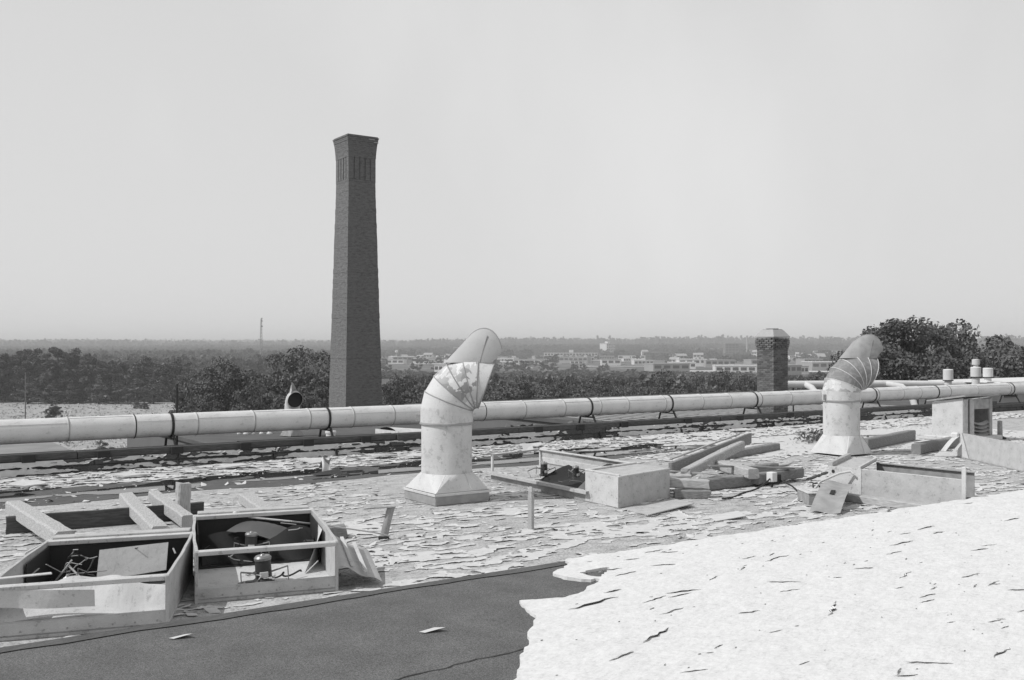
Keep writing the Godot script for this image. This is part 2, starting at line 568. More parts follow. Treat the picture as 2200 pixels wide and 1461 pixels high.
func roof() -> void:
	# main deck, with the building under it
	var b := MB.new()
	b.bx(Vector3(-16, -0.4, -16.2), Vector3(46, 0, -5.9), 0.0)
	struct("roof_deck", b, M.deck_felt)
	b = MB.new()
	b.bx(Vector3(-15.9, GROUND, -16.15), Vector3(45.9, -0.41, 8.0), 0.0)
	struct("mill_wall", b, M.wall_brick)
	# the roof level that the viewer stands on, one step higher
	b = MB.new()
	b.bx(Vector3(-16, -0.38, -6.05), Vector3(46, 0.15, 8.0), 0.012)
	struct("upper_roof", b, M.tar)
	# flashing strip along the step
	b = MB.new()
	var en := noise(91, 1.1, 3)
	var u := -6.0
	while u < 24.0:
		var e0 := 6.0 + en.get_noise_1d(u) * 0.05
		var e1 := 6.0 + en.get_noise_1d(u + 0.1) * 0.05
		b.quad(P(u, e0, 0.156), P(u + 0.1, e1, 0.156), P(u + 0.1, 6.11, 0.156), P(u, 6.11, 0.156))
		b.quad(P(u, 6.11, 0.156), P(u + 0.1, 6.11, 0.156), P(u + 0.1, 6.13, 0.02), P(u, 6.13, 0.02))
		u += 0.1
	struct("flashing_strip", b, M.wet_felt)
	# old wet gutter band in front of the parapet
	b = MB.new()
	var gn := noise(92, 0.5, 4)
	u = -6.0
	while u < 15.0:
		var w0 := clampf((15.0 - u) / 5.0, 0.0, 1.0)
		var w1 := clampf((14.8 - u) / 5.0, 0.0, 1.0)
		b.quad_out(P(u, 12.75 - 0.25 * w0 + gn.get_noise_1d(u) * 0.25, 0.004), P(u + 0.2, 12.75 - 0.25 * w1 + gn.get_noise_1d(u + 0.2) * 0.25, 0.004), P(u + 0.2, 12.85 + w1 + gn.get_noise_2d(u + 0.2, 9) * 0.2, 0.004), P(u, 12.85 + w0 + gn.get_noise_2d(u, 9) * 0.2, 0.004), P(u, 12, -50))
		u += 0.2
	struct("gutter", b, M.wet_felt)
	# standing water in it
	var na := 200
	var nb := 26
	var wf := PackedFloat32Array()
	var zero := PackedFloat32Array()
	var wn := noise(93, 0.55, 4)
	for j in nb + 1:
		for i in na + 1:
			var uu := 1.0 + i * 0.06
			var vv := 12.75 + j * 0.05
			wf.append(wn.get_noise_2d(uu, vv * 2.0) + 0.12 - absf(vv - 13.35) * 0.35)
			zero.append(0.0)
	b = MB.new()
	sheets(b, P(1.0, 12.75), P(0.06, 0), P(0, 0.05), Vector3.UP, na, nb, wf, zero, 0.009, 0.0, 0.1)
	struct("water", b, M.water)
	paint()
	coating()

func paint() -> void:
	# flaking white paint on the deck: nobody could count it
	var nu := noise(101, 3.3, 4, 0.6)
	var nf := noise(102, 7.0, 3, 0.6)
	var nb2 := noise(105, 0.55, 3)
	var nl := noise(103, 1.6, 3)
	var du := 0.02
	var dv := 0.026
	var na := int(21.0 / du)
	var nb := int(7.6 / dv)
	var f := PackedFloat32Array()
	var l := PackedFloat32Array()
	for j in nb + 1:
		var v := 6.12 + j * dv
		for i in na + 1:
			var u := 0.4 + i * du
			var s := -0.20
			for q: Array in paint_spots:
				var a: float = (u - q[0]) / q[2]
				var c: float = (v - q[1]) / q[3]
				if absf(a) < 2.2 and absf(c) < 2.2:
					s += q[4] * exp(-a * a - c * c)
			s += 0.25 * smoothstep(11.0, 16.0, u) - 0.8 * smoothstep(12.3, 12.7, v) * (1.0 - smoothstep(10.0, 13.0, u))
			var x := nu.get_noise_2d(u * 0.7, v * 1.7) * 1.0 + 0.5 * nb2.get_noise_2d(u, v * 1.6) + s - 0.38 * absf(nf.get_noise_2d(u * 0.55, v * 1.7)) 
			f.append(x)
			l.append(maxf(0.0, nl.get_noise_2d(u * 2.0, v * 4.0) * 1.4 + 0.35))
	var b := MB.new()
	sheets(b, P(0.4, 6.12), P(du, 0), P(0, dv), Vector3.UP, na, nb, f, l, 0.003, 0.010, 0.14)
	# small loose chips scattered between the patches
	rng.seed = 66
	for k in 11000:
		var u := rng.randf_range(0.6, 20.5)
		var v := 6.2 + pow(rng.randf(), 1.2) * 9.0
		var dens := nb2.get_noise_2d(u, v * 1.6)
		if rng.randf() > 0.35 + dens * 1.4:
			continue
		var sz := 0.006 + pow(rng.randf(), 4.0) * 0.045
		var a := rng.randf() * TAU
		var d0 := Vector3(cos(a), rng.randf_range(-0.1, 0.35), sin(a)) * sz * 1.6
		var d1 := Vector3(-sin(a), rng.randf_range(-0.1, 0.35), cos(a)) * sz
		var c := P(u, v, 0.008)
		b.quad_out(c - d0, c - d1 * rng.randf_range(0.5, 1.2), c + d0 + Vector3(0, sz * 0.3, 0), c + d1, c - Vector3(0, 5, 0))
	var o := part(self, "paint_flakes", b, M.flake)
	tag(o, "white paint flaking in curled patches off the grey roof deck", "paint flakes", "", "stuff")
	# rubble strip of broken flakes along the foot of the parapet
	f = PackedFloat32Array()
	l = PackedFloat32Array()
	na = int(28.0 / 0.03)
	nb = int(1.9 / 0.035)
	var nr := noise(104, 2.4, 4, 0.6)
	for j in nb + 1:
		var v := 13.55 + j * 0.035
		for i in na + 1:
			var u := -1.0 + i * 0.03
			var edge := smoothstep(13.6, 13.95, v + 0.12 * nu.get_noise_2d(u * 0.8, 3.0))
			var x := nr.get_noise_2d(u, v * 1.8) + 0.16 * nu.get_noise_2d(u * 0.5, v) - 0.5 * (1.0 - edge) - 0.03 + 0.22 * smoothstep(11.5, 14.5, u)
			f.append(x)
			l.append(maxf(0.0, nl.get_noise_2d(u * 3.0 + 40.0, v * 5.0) * 1.6 + 0.4))
	b = MB.new()
	sheets(b, P(-1.0, 13.55), P(0.03, 0), P(0, 0.035), Vector3.UP, na, nb, f, l, 0.005, 0.016, 0.16)
	o = part(self, "paint_rubble", b, M.flake)
	tag(o, "strip of broken white paint chips lying along the foot of the parapet", "paint chips", "", "stuff")

func inside_coating(u: float, v: float) -> float:
	# signed distance (about) to the torn left rim of the white coating
	var rim := [[2.2, 3.4], [2.85, 4.1], [3.16, 4.42], [3.43, 4.76], [3.62, 5.05], [3.71, 5.27], [3.98, 5.2], [4.22, 5.22], [4.33, 5.32], [4.56, 5.5], [4.43, 5.44], [4.34, 5.62], [4.36, 5.78], [4.62, 5.98], [4.75, 6.2]]
	var best := 1e9
	var sgn := 1.0
	for i in rim.size() - 1:
		var a := Vector2(rim[i][0], rim[i][1])
		var c := Vector2(rim[i + 1][0], rim[i + 1][1])
		var p := Vector2(u, v)
		var ab := c - a
		var t := clampf((p - a).dot(ab) / ab.length_squared(), 0.0, 1.0)
		var d := p.distance_to(a + ab * t)
		if d < best:
			best = d
			sgn = 1.0 if ab.cross(p - a) < 0.0 else -1.0
	return best * sgn

func coating() -> void:
	var du := 0.025
	var dv := 0.03
	var na := int(14.0 / du)
	var nb := int(5.2 / dv)
	var ne := noise(111, 2.2, 4, 0.6)
	var nh := noise(112, 0.9, 4, 0.5)
	var nw := noise(113, 4.5, 3, 0.5)
	var f := PackedFloat32Array()
	var l := PackedFloat32Array()
	for j in nb + 1:
		var v := 0.93 + j * dv
		for i in na + 1:
			var u := 2.0 + i * du
			var d := 1.0
			if u < 5.4 and v > 3.2:
				d = inside_coating(u, v)
			elif v <= 3.2:
				d = u - 1.9
			d = minf(d, 6.09 - v)
			d += ne.get_noise_2d(u, v) * 0.055
			f.append(d)
			l.append(nh.get_noise_2d(u, v * 1.6) * 0.5 + 0.5 + 0.35 * nw.get_noise_2d(u * 0.6, v * 1.8))
	var b := MB.new()
	# a thick buckled skin: base thickness 12 mm, swells up to 3 cm
	var h := PackedFloat32Array()
	for i in l.size():
		h.append(0.012 + 0.017 * l[i])
	skin(b, P(2.0, 0.93, 0.15), du, dv, na, nb, f, h)
	var o := struct("roof_coating", b, M.coating)
	# lifted flaps where it has split
	rng.seed = 77
	b = MB.new()
	var t := MB.new()
	var hand := [[4.05, 4.95, 0.62, 8.0, 0.05], [4.75, 4.85, 0.4, -14.0, 0.03], [4.35, 5.12, 0.22, 5.0, 0.03], [6.1, 5.2, 0.5, 12.0, 0.03], [7.4, 5.0, 0.45, 2.0, 0.03], [6.4, 4.3, 0.4, 20.0, 0.025], [8.2, 5.3, 0.4, 5.0, 0.03], [7.7, 4.5, 0.3, -10.0, 0.03], [5.2, 4.0, 0.5, 30.0, 0.03], [6.6, 3.6, 0.35, -25.0, 0.03], [3.9, 4.2, 0.45, 20.0, 0.04], [9.3, 5.1, 0.35, 0.0, 0.03]]
	for k in 400:
		var u := rng.randf_range(2.6, 13.5)
		var v := rng.randf_range(2.2, 5.95)
		var len := pow(rng.randf(), 4.0) * 0.26 + 0.018
		var ang := deg_to_rad(rng.randfn(6.0, 16.0))
		var lift := rng.randf_range(0.0025, 0.006) * (0.7 + len * 1.5)
		if k < hand.size():
			u = hand[k][0]; v = hand[k][1]; len = hand[k][2] * 0.75; ang = deg_to_rad(hand[k][3]); lift = hand[k][4] * 0.28
		var i := int((u - 2.0) / du)
		var j := int((v - 0.93) / dv)
		if i < 2 or j < 2 or i > na - 2 or j > nb - 2 or f[j * (na + 1) + i] < 0.08:
			continue
		var y := 0.15 + h[j * (na + 1) + i]
		var dx := Vector3(cos(ang), 0, -sin(ang))
		var dz := Vector3(sin(ang), 0, cos(ang))
		var c := P(u, v, y)
		var n := 7
		var prev: Array = []
		for q in n + 1:
			var s := float(q) / n * 2.0 - 1.0
			var wdt := (1.0 - s * s) * (0.010 + len * 0.035) * (1.0 + rng.randf_range(-0.5, 0.5))
			var wob := rng.randf_range(-0.012, 0.012) * len * 3.0
			var back := c + dx * (s * len * 0.5) - dz * wdt - Vector3(0, 0.012, 0) + dz * wob
			var front := c + dx * (s * len * 0.5) + dz * (wdt * 0.35 + wob) + Vector3(0, lift * (1.0 - s * s) + 0.001, 0)
			var low := c + dx * (s * len * 0.5) + dz * (wdt * 0.45 + wob) + Vector3(0, 0.003, 0)
			var lowb := c + dx * (s * len * 0.5) + dz * (wob - wdt * 0.2) + Vector3(0, 0.003, 0)
			if prev.size():
				b.quad_out(prev[0], back, front, prev[1], c - Vector3(0, 3, 0))
				t.quad_out(prev[3], lowb, low, prev[2], c - Vector3(0, 3, 0))
			prev = [back, front, low, lowb]
	part(o, "split_flap", b, M.coating).set_meta("kind", "stuff")
	part(o, "bare_split", t, M.tar).set_meta("kind", "stuff")

func skin(b: MB, o: Vector3, du: float, dv: float, na: int, nb: int, f: PackedFloat32Array, h: PackedFloat32Array) -> void:
	# closed-rim thick sheet following a height grid, smooth inside, torn straight down at the rim
	var w := na + 1
	var ns := PackedVector3Array()
	for j in nb + 1:
		for i in w:
			var k := j * w + i
			var sx := (h[j * w + mini(i + 1, na)] - h[j * w + maxi(i - 1, 0)]) / (2.0 * du)
			var sz := (h[mini(j + 1, nb) * w + i] - h[maxi(j - 1, 0) * w + i]) / (2.0 * dv)
			ns.append(Vector3(-sx, 1.0, sz).normalized())
	var off := [0, 1, w + 1, w]
	var oa := [0.0, 1.0, 1.0, 0.0]
	var ob := [0.0, 0.0, 1.0, 1.0]
	for j in nb:
		for i in na:
			var k := j * w + i
			if f[k] <= 0.0 and f[k + 1] <= 0.0 and f[k + w] <= 0.0 and f[k + w + 1] <= 0.0:
				continue
			var p := PackedVector3Array()
			var q := PackedVector3Array()
			var rim := PackedByteArray()
			for e in 4:
				var k0: int = k + off[e]
				var g: int = (e + 1) % 4
				var k1: int = k + off[g]
				if f[k0] > 0.0:
					p.append(o + Vector3((i + oa[e]) * du, h[k0], -(j + ob[e]) * dv))
					q.append(ns[k0])
					rim.append(0)
				if (f[k0] > 0.0) != (f[k1] > 0.0):
					var t := f[k0] / (f[k0] - f[k1])
					p.append(o + Vector3((i + lerpf(oa[e], oa[g], t)) * du, lerpf(h[k0], h[k1], t), -(j + lerpf(ob[e], ob[g], t)) * dv))
					q.append(ns[k0].lerp(ns[k1], t).normalized())
					rim.append(1)
			for e in range(1, p.size() - 1):
				if (p[e] - p[0]).cross(p[e + 1] - p[0]).y < 0.0:
					b.tri_smooth(p[0], p[e + 1], p[e], q[0], q[e + 1], q[e])
				else:
					b.tri_smooth(p[0], p[e], p[e + 1], q[0], q[e], q[e + 1])
			for e in p.size():
				var e2 := (e + 1) % p.size()
				if rim[e] == 1 and rim[e2] == 1:
					var a := Vector3(p[e].x, o.y - 0.002, p[e].z)
					var c := Vector3(p[e2].x, o.y - 0.002, p[e2].z)
					b.quad(p[e], p[e2], c, a)

# ------------------------------------------------------------------ parapet and duct
func parapet() -> void:
	var t := thing("parapet", "low tarred parapet with peeling white paint and a timber rail, under the long duct", "parapet", P(12.0, 15.4))
	rng.seed = 9
	# masonry courses: blocks 0.6 m long in two courses
	var b := MB.new()
	b.bx(Vector3(-28, 0, -0.62), Vector3(28, 0.19, -0.02), 0.0)
	part(t, "core", b, M.parapet)
	var meshes: Array = []
	for k in 3:
		b = MB.new()
		b.bx(Vector3(-0.295, -0.048, -0.03), Vector3(0.295, 0.048, 0.0), 0.012)
		meshes.append(b.mesh())
	for row in 2:
		for k in 52:
			var u := -13.0 + k * 0.605 + row * 0.3
			part(t, "block", meshes[rng.randi() % 3], M.parapet, Vector3(u, 0.052 + row * 0.102, 0.0 + rng.randf_range(-0.012, 0.014)))
	# paint left on the face, flaking
	var f := PackedFloat32Array()
	var l := PackedFloat32Array()
	var nz := noise(121, 1.5, 5, 0.6)
	var n2 := noise(122, 0.35, 2)
	var n3 := noise(123, 3.0, 2)
	var na := int(28.0 / 0.025)
	var nb := 12
	for j in nb + 1:
		for i in na + 1:
			var u := -13.0 + i * 0.025
			var y := j * 0.0165
			f.append(nz.get_noise_2d(u * 2.2, y * 9.0) * 0.9 + n2.get_noise_2d(u, 4.0) * 0.9 - 0.02 - 0.5 * float(absf(y - 0.104) < 0.012) - 0.3 * float(y < 0.03))
			l.append(maxf(0.0, n3.get_noise_2d(u, y * 8.0) + 0.4))
	b = MB.new()
	sheets(b, Vector3(-13.0, 0.004, 0.016), Vector3(0.025, 0, 0), Vector3(0, 0.0165, 0), Vector3(0, 0, 1), na, nb, f, l, 0.002, 0.03, 0.2)
	part(t, "flaking_paint", b, M.flake).set_meta("kind", "stuff")
	# timber rail, board after board, with dark blocks on its face
	var x := -13.4
	while x < 15.0:
		var len := rng.randf_range(2.1, 3.0)
		b = MB.new()
		b.box(Transform3D(Basis(Vector3.UP, rng.randf_range(-0.006, 0.006)), Vector3.ZERO), Vector3(len - 0.012, 0.105, 0.22), 0.008)
		part(t, "rail_board", b, M.timber_dark, Vector3(x + len * 0.5, 0.252 + rng.randf_range(-0.006, 0.006), -0.13 + rng.randf_range(-0.02, 0.02)))
		x += len
	b = MB.new()
	b.bx(Vector3(-0.09, -0.055, -0.02), Vector3(0.09, 0.055, 0.02), 0.006)
	var m := b.mesh()
	for u: float in [1.4, 2.36, 3.36, 4.42, 5.49, 6.55, 7.6, 11.24, 12.26, 13.4, 15.2, 16.8, 18.5, 20.4]:
		part(t, "dark_block", m, M.near_black, Vector3(u - 12.0, 0.245, 0.012))

func duct_line() -> void:
	var t := thing("duct", "long pale sheet metal duct running on stands above the parapet", "duct", P(12.0, 15.8, 0.605))
	var r := 0.178
	var joints := [-4.0, -2.8, -1.6, -0.4, 0.8, 1.9, 2.94, 3.88, 4.82, 5.74, 6.7, 7.5, 8.28, 9.2, 10.2, 11.12, 12.08, 13.0, 13.74, 14.79, 15.91, 16.79, 17.8, 18.84, 20.0, 21.2, 22.2, 23.26, 24.04, 25.4, 26.75, 28.46, 30.0, 31.6, 33.2, 35.0]
	rng.seed = 31
	for i in joints.size() - 1:
		var len: float = joints[i + 1] - joints[i]
		var b := MB.new()
		b.lathe([Vector2(r, -len * 0.5 + 0.004), Vector2(r, len * 0.5 - 0.02), Vector2(r + 0.004, len * 0.5 - 0.018), Vector2(r + 0.004, len * 0.5)], 40, Transform3D(Basis(Vector3(0, 0, 1), -PI / 2), Vector3.ZERO))
		# lengthwise lock seam
		var a := rng.randf_range(0.3, 1.3)
		b.bar(Vector3(-len * 0.5 + 0.01, sin(a) * (r + 0.001), cos(a) * (r + 0.001)), Vector3(len * 0.5 - 0.03, sin(a) * (r + 0.001), cos(a) * (r + 0.001)), 0.012, 0.006, 0.002, -a)
		part(t, "duct_section", b, M.duct, Vector3((joints[i] + joints[i + 1]) * 0.5 - 12.0, rng.randf_range(-0.003, 0.003), 0))
		var s := MB.new()
		s.lathe([Vector2(r + 0.002, -0.012), Vector2(r + 0.0065, -0.008), Vector2(r + 0.0065, 0.006), Vector2(r + 0.002, 0.01)], 40, Transform3D(Basis(Vector3(0, 0, 1), -PI / 2), Vector3.ZERO))
		part(t, "joint_seal", s, M.housing_grey if rng.randf() < 0.85 else M.tar_dark, Vector3(joints[i + 1] - 12.0, 0, 0))
	# stands: strap round the duct, front leg to the deck, rear leg behind the parapet
	var k := 0
	var words := ["leftmost", "second", "third", "fourth", "fifth", "sixth", "seventh", "rightmost"]
	for u: float in [4.43, 7.04, 12.75, 14.97, 17.63, 22.08, 24.83, 28.63]:
		var st := thing("duct_stand", "black iron strap stand holding up the long duct, %s from the left" % words[k] if k > 0 and k < 7 else "black iron strap stand holding up the long duct, the %s" % words[k], "stand", P(u, 15.8), 0.0, "duct stands")
		var b := MB.new()
		b.lathe([Vector2(r + 0.0055, -0.02), Vector2(r + 0.012, -0.02), Vector2(r + 0.012, 0.02), Vector2(r + 0.0055, 0.02)], 40, Transform3D(Basis(Vector3(0, 0, 1), -PI / 2), Vector3(0, 0.605, 0)))
		part(st, "strap", b, M.iron)
		b = MB.new()
		b.bar(Vector3(0, 0.0, 0.47), Vector3(0, 0.46, 0.185), 0.035, 0.03, 0.004)
		part(st, "leg", b, M.iron)
		b = MB.new()
		b.bar(Vector3(0, 0.2, -0.28), Vector3(0, 0.5, -0.175), 0.035, 0.03, 0.004)
		part(st, "leg", b, M.iron)
		b = MB.new()
		b.bar(Vector3(0, 0.405, -0.2), Vector3(0, 0.405, 0.24), 0.04, 0.02, 0.004)
		part(st, "saddle", b, M.iron)
		k += 1
	var b2 := MB.new()
	b2.tube([Vector3(0, 0, 0), Vector3(0, 1.28, 0)], 0.018, 8)
	single("iron_pole", "thin black iron pole standing behind the left duct stand", "pole", b2, M.iron, P(4.62, 16.1, -0.05))

# ------------------------------------------------------------------ gored exhaust stacks
func stack(called: String, label: String, at: Vector3, turn: float, base_turn: float, gore_mats: Array, curb: bool, shade: Array) -> Node3D:
	var t := thing(called, label, "exhaust stack", at, turn, "gored exhaust stacks")
	var r := 0.30
	var rot := Basis(Vector3.UP, base_turn)
	var y0 := 0.14 if curb else 0.03
	var b := MB.new()
	if curb:
		b.box(Transform3D(rot, Vector3(0, 0.065, 0)), Vector3(0.74, 0.13, 0.74), 0.01)
		part(t, "curb", b, M.housing_grey)
		b = MB.new()
		for s: float in [-1.0, 1.0]:
			b.box(Transform3D(rot, rot * Vector3(0, 0.122, s * 0.375)), Vector3(0.77, 0.03, 0.012), 0.003)
			b.box(Transform3D(rot, rot * Vector3(s * 0.375, 0.122, 0)), Vector3(0.012, 0.03, 0.738), 0.003)
		part(t, "curb_flashing", b, M.painted_metal)
	b = MB.new()
	var y1 := 0.335
	var hs := 0.36
	var cen := Vector3(0, 0.2, 0)
	var cn := [Vector3(hs, y0, hs), Vector3(-hs, y0, hs), Vector3(-hs, y0, -hs), Vector3(hs, y0, -hs)]
	for q in 4:
		var prev := Vector3.ZERO
		for s in 11:
			var a := PI / 2 * q + PI / 2 * s / 10.0
			var p := Vector3(cos(a) * (r + 0.004), y1, sin(a) * (r + 0.004))
			if s > 0:
				b.tri_out(rot * cn[q], rot * prev, rot * p, cen)
			prev = p
		b.tri_out(rot * cn[q], rot * cn[(q + 1) % 4], rot * prev, cen)
	part(t, "flare", b, shade[0])
	for q: Array in [[0.18, 0.5], [-0.5, -0.1]]:
		b = MB.new()
		b.bar(rot * Vector3(q[0] * 0.7, y0 + 0.012, 0.362), rot * Vector3(q[0] * 0.4, y1 + 0.004, 0.302), 0.016, 0.008, 0.002)
		part(t, "flare_seam", b, shade[0])
	b = MB.new()
	b.lathe([Vector2(r, y1 - 0.02), Vector2(r, 0.9), Vector2(r + 0.01, 0.905), Vector2(r + 0.01, 0.92)], 56)
	part(t, "pipe", b, shade[1])
	# collar and gores of the elbow: rings in planes that all pass near one inner pivot
	var pivot := Vector3(0.36, 1.04, 0)
	var ring := func(phi: float, rr: float) -> PackedVector3Array:
		var e1 := Vector3(-cos(phi), sin(phi), 0)
		var out := PackedVector3Array()
		for k in 49:
			var a := TAU * k / 48.0
			out.append(pivot + e1 * (0.36 + rr * cos(a)) + Vector3(0, 0, rr * sin(a)))
		return out
	b = MB.new()
	var low: PackedVector3Array = PackedVector3Array()
	for k in 49:
		var a := TAU * k / 48.0
		low.append(Vector3(-(r + 0.014) * cos(a), 0.905, (r + 0.014) * sin(a)))
	var first: PackedVector3Array = ring.call(deg_to_rad(4.0), r + 0.014)
	for k in 48:
		b.quad_out(low[k], low[k + 1], first[k + 1], first[k], Vector3(0, 0.98, 0))
	part(t, "collar", b, gore_mats[0])
	b = MB.new()
	b.lathe([Vector2(r + 0.012, 0.9), Vector2(r + 0.022, 0.905), Vector2(r + 0.022, 0.922), Vector2(r + 0.012, 0.93)], 48)
	b.bx(Vector3(-r - 0.06, 0.93, 0.02), Vector3(-r - 0.01, 1.02, 0.05), 0.004)
	part(t, "clamp", b, M.housing_grey)
	var cuts := [4.0, 22.0, 40.0, 58.0, 75.0, 92.0, 110.0]
	for g in cuts.size() - 1:
		var p0: float = deg_to_rad(cuts[g])
		var p1: float = deg_to_rad(cuts[g + 1])
		var r0 := r + (0.012 if g % 2 == 0 else 0.006)
		var ra: PackedVector3Array = ring.call(p0, r0)
		var rb: PackedVector3Array = ring.call(p1, r0)
		var pm := (p0 + p1) * 0.5
		var e1 := Vector3(-cos(pm), sin(pm), 0)
		b = MB.new()
		for k in 48:
			var a0 := TAU * k / 48.0
			var a1 := TAU * (k + 1) / 48.0
			var n0 := e1 * cos(a0) + Vector3(0, 0, sin(a0))
			var n1 := e1 * cos(a1) + Vector3(0, 0, sin(a1))
			b.quad_smooth(ra[k], ra[k + 1], rb[k + 1], rb[k], n0, n1, n1, n0)
		part(t, "gore", b, gore_mats[1 + g % (gore_mats.size() - 1)])
		# standing seam at the end of each gore
		b = MB.new()
		var path: Array = []
		for p in ring.call(p1, r + 0.012) as PackedVector3Array:
			path.append(p)
		b.tube(path, 0.0065, 6, false)
		part(t, "gore_seam", b, shade[2])
	b = MB.new()
	var back: PackedVector3Array = ring.call(deg_to_rad(88.0), r - 0.005)
	for k in 48:
		b.tri(pivot + Vector3(-cos(deg_to_rad(88.0)), sin(deg_to_rad(88.0)), 0) * 0.36, back[k], back[k + 1])
	var mouth: PackedVector3Array = ring.call(deg_to_rad(109.0), r - 0.004)
	for k in 48:
		b.quad(back[k], back[k + 1], mouth[k + 1], mouth[k])
	part(t, "throat_shade", b, M.near_black)  # near-black disc and sleeve added to stand in for the unlit inside
	# rounded sheet tongue lapped on the outside of the upper gores, rising past the mouth
	var ph := deg_to_rad(43.0)
	var e1 := Vector3(-cos(ph), sin(ph), 0)
	var ax := Vector3(sin(ph), cos(ph), 0)
	var root := pivot + e1 * 0.36
	var rt := r + 0.022
	var tongue := func(a: float, s: float) -> Vector3:
		var th := deg_to_rad(lerpf(-62.0, 106.0, a))
		var from := (1.63 - root.y - e1.y * rt * cos(th)) / ax.y
		var ln := maxf(from + 0.03, 0.55 + 0.28 * cos((th - 1.13) * 1.2))
		return root + e1 * rt * cos(th) + Vector3(0, 0, rt * 0.62 * sin(th)) + ax * lerpf(from, ln, s)
	b = MB.new()
	b.surf(36, 12, tongue)
	part(t, "tongue", b, shade[3])
	b = MB.new()
	var edge: Array = []
	for k in 41:
		edge.append(tongue.call(k / 40.0, 1.0))
	b.tube(edge, 0.006, 6)
	part(t, "tongue_rim", b, M.housing_grey)
	b = MB.new()
	b.bar(tongue.call(0.72, 0.85) + Vector3(0, 0, 0.01), tongue.call(0.86, 0.0) + Vector3(0.0, -0.12, 0.01), 0.009, 0.009, 0.002)
	part(t, "stay", b, M.housing_grey)
	return t

func stacks() -> void:
	var view := deg_to_rad(-34.6)
	stack("exhaust_stack", "large pale gored exhaust stack with rust patches on a square curb, nearest the viewer", P(6.08, 10.18), view, -view, [M.painted_metal, M.painted_metal, M.pale_metal, M.rust_patch, M.rust_patch, M.rust_patch, M.painted_metal], true, [M.pale_metal, M.painted_metal, M.housing_grey, M.tongue_metal])
	stack("exhaust_stack", "gored exhaust stack with dark rusty elbow on a pale flared foot, near the little shed", P(14.2, 10.74), view + 0.22, -view - 0.22, [M.painted_metal, M.rust_patch, M.rusty, M.rusty, M.rusty, M.rusty, M.rusty], false, [M.pale_metal, M.painted_metal, M.pale_metal, M.housing_grey])
	stack("exhaust_stack", "small pale exhaust stack with dark open mouth, left of the tall chimney", P(16.61, 40.78, -2.0), view - 1.1, 0.4, [M.painted_metal, M.painted_metal], false, [M.housing_grey, M.pale_metal, M.painted_metal, M.pale_metal]).scale = Vector3(1.05, 1.15, 1.05)

# ------------------------------------------------------------------ chimneys
func square_tube(b: MB, levels: Array) -> void:
	for i in levels.size() - 1:
		var h0: float = levels[i][0]
		var s0: float = levels[i][1]
		var h1: float = levels[i + 1][0]
		var s1: float = levels[i + 1][1]
		var o := Vector3(0, (h0 + h1) * 0.5, 0)
		var c0 := [Vector3(s0, h0, s0), Vector3(-s0, h0, s0), Vector3(-s0, h0, -s0), Vector3(s0, h0, -s0)]
		var c1 := [Vector3(s1, h1, s1), Vector3(-s1, h1, s1), Vector3(-s1, h1, -s1), Vector3(s1, h1, -s1)]
		if absf(h1 - h0) < 1e-4:
			o = Vector3(0, h0 + (100.0 if s1 > s0 else -100.0), 0)
		for k in 4:
			b.quad_out(c0[k], c0[(k + 1) % 4], c1[(k + 1) % 4], c1[k], o)

func big_chimney() -> void:
	var t := thing("tall_chimney", "tall tapering square brick chimney with slotted, flared top", "chimney", P(26.29, 54.71, GROUND - 0.2))
	var g := -GROUND
	var b := MB.new()
	# tapering shaft in lifts, each set a few millimetres differently, as hand-laid courses are
	rng.seed = 3
	var lv: Array = []
	var h := GROUND
	while h < 11.9:
		var s := lerpf(1.50, 0.875, (h - GROUND) / (11.9 - GROUND))
		var j := rng.randf_range(-0.008, 0.008)
		lv.append([h + g, s + j])
		lv.append([h + g + 0.29, s - 0.007 + j])
		h += 0.30
	square_tube(b, lv)
	part(t, "shaft", b, M.brick_red)
	b = MB.new()
	square_tube(b, [[11.88 + g, 0.86], [11.9 + g, 0.885], [12.02 + g, 0.885], [12.02 + g, 0.835], [13.35 + g, 0.84], [13.35 + g, 0.9], [13.5 + g, 0.905]])
	part(t, "panel_band", b, M.brick_red)
	for side in 4:
		var rot := Basis(Vector3.UP, PI / 2 * side)
		for k in 5:
			b = MB.new()
			var x := -0.76 + k * 0.38
			b.box(Transform3D(rot, rot * Vector3(x * 0.95, 12.685 + g, 0.845)), Vector3(0.27 if k in [1, 2, 3] else 0.33, 1.326, 0.09), 0.01)
			part(t, "pilaster", b, M.brick_red)
	b = MB.new()
	var cl: Array = []
	for k in 9:
		cl.append([13.5 + g + k * 0.115, 0.907 + 0.0005 * k * k + 0.007 * k + (0.012 if k > 6 else 0.0)])
		cl.append([13.5 + g + k * 0.115 + 0.11, 0.907 + 0.0005 * k * k + 0.007 * k + (0.012 if k > 6 else 0.0)])
	square_tube(b, cl)
	part(t, "corbel", b, M.brick_red)
	b = MB.new()
	square_tube(b, [[14.53 + g, 0.9], [14.53 + g, 1.04], [14.60 + g, 1.04], [14.60 + g, 0.99], [14.66 + g, 0.99], [14.66 + g, 0.72], [12.0 + g, 0.6]])
	part(t, "cap", b, M.concrete_dark)
	# broken bricks at the rim corner
	rng.seed = 4
	for k in 7:
		b = MB.new()
		b.bx(Vector3(-0.1, 0, -0.05), Vector3(0.1, 0.07, 0.05), 0.01)
		part(t, "loose_brick", b, M.concrete, Transform3D(Basis(Vector3.UP, rng.randf_range(-0.3, 0.3)), Vector3(rng.randf_range(0.3, 0.92), 14.44 + g - (0.16 if k > 3 else 0.0), 0.99)))

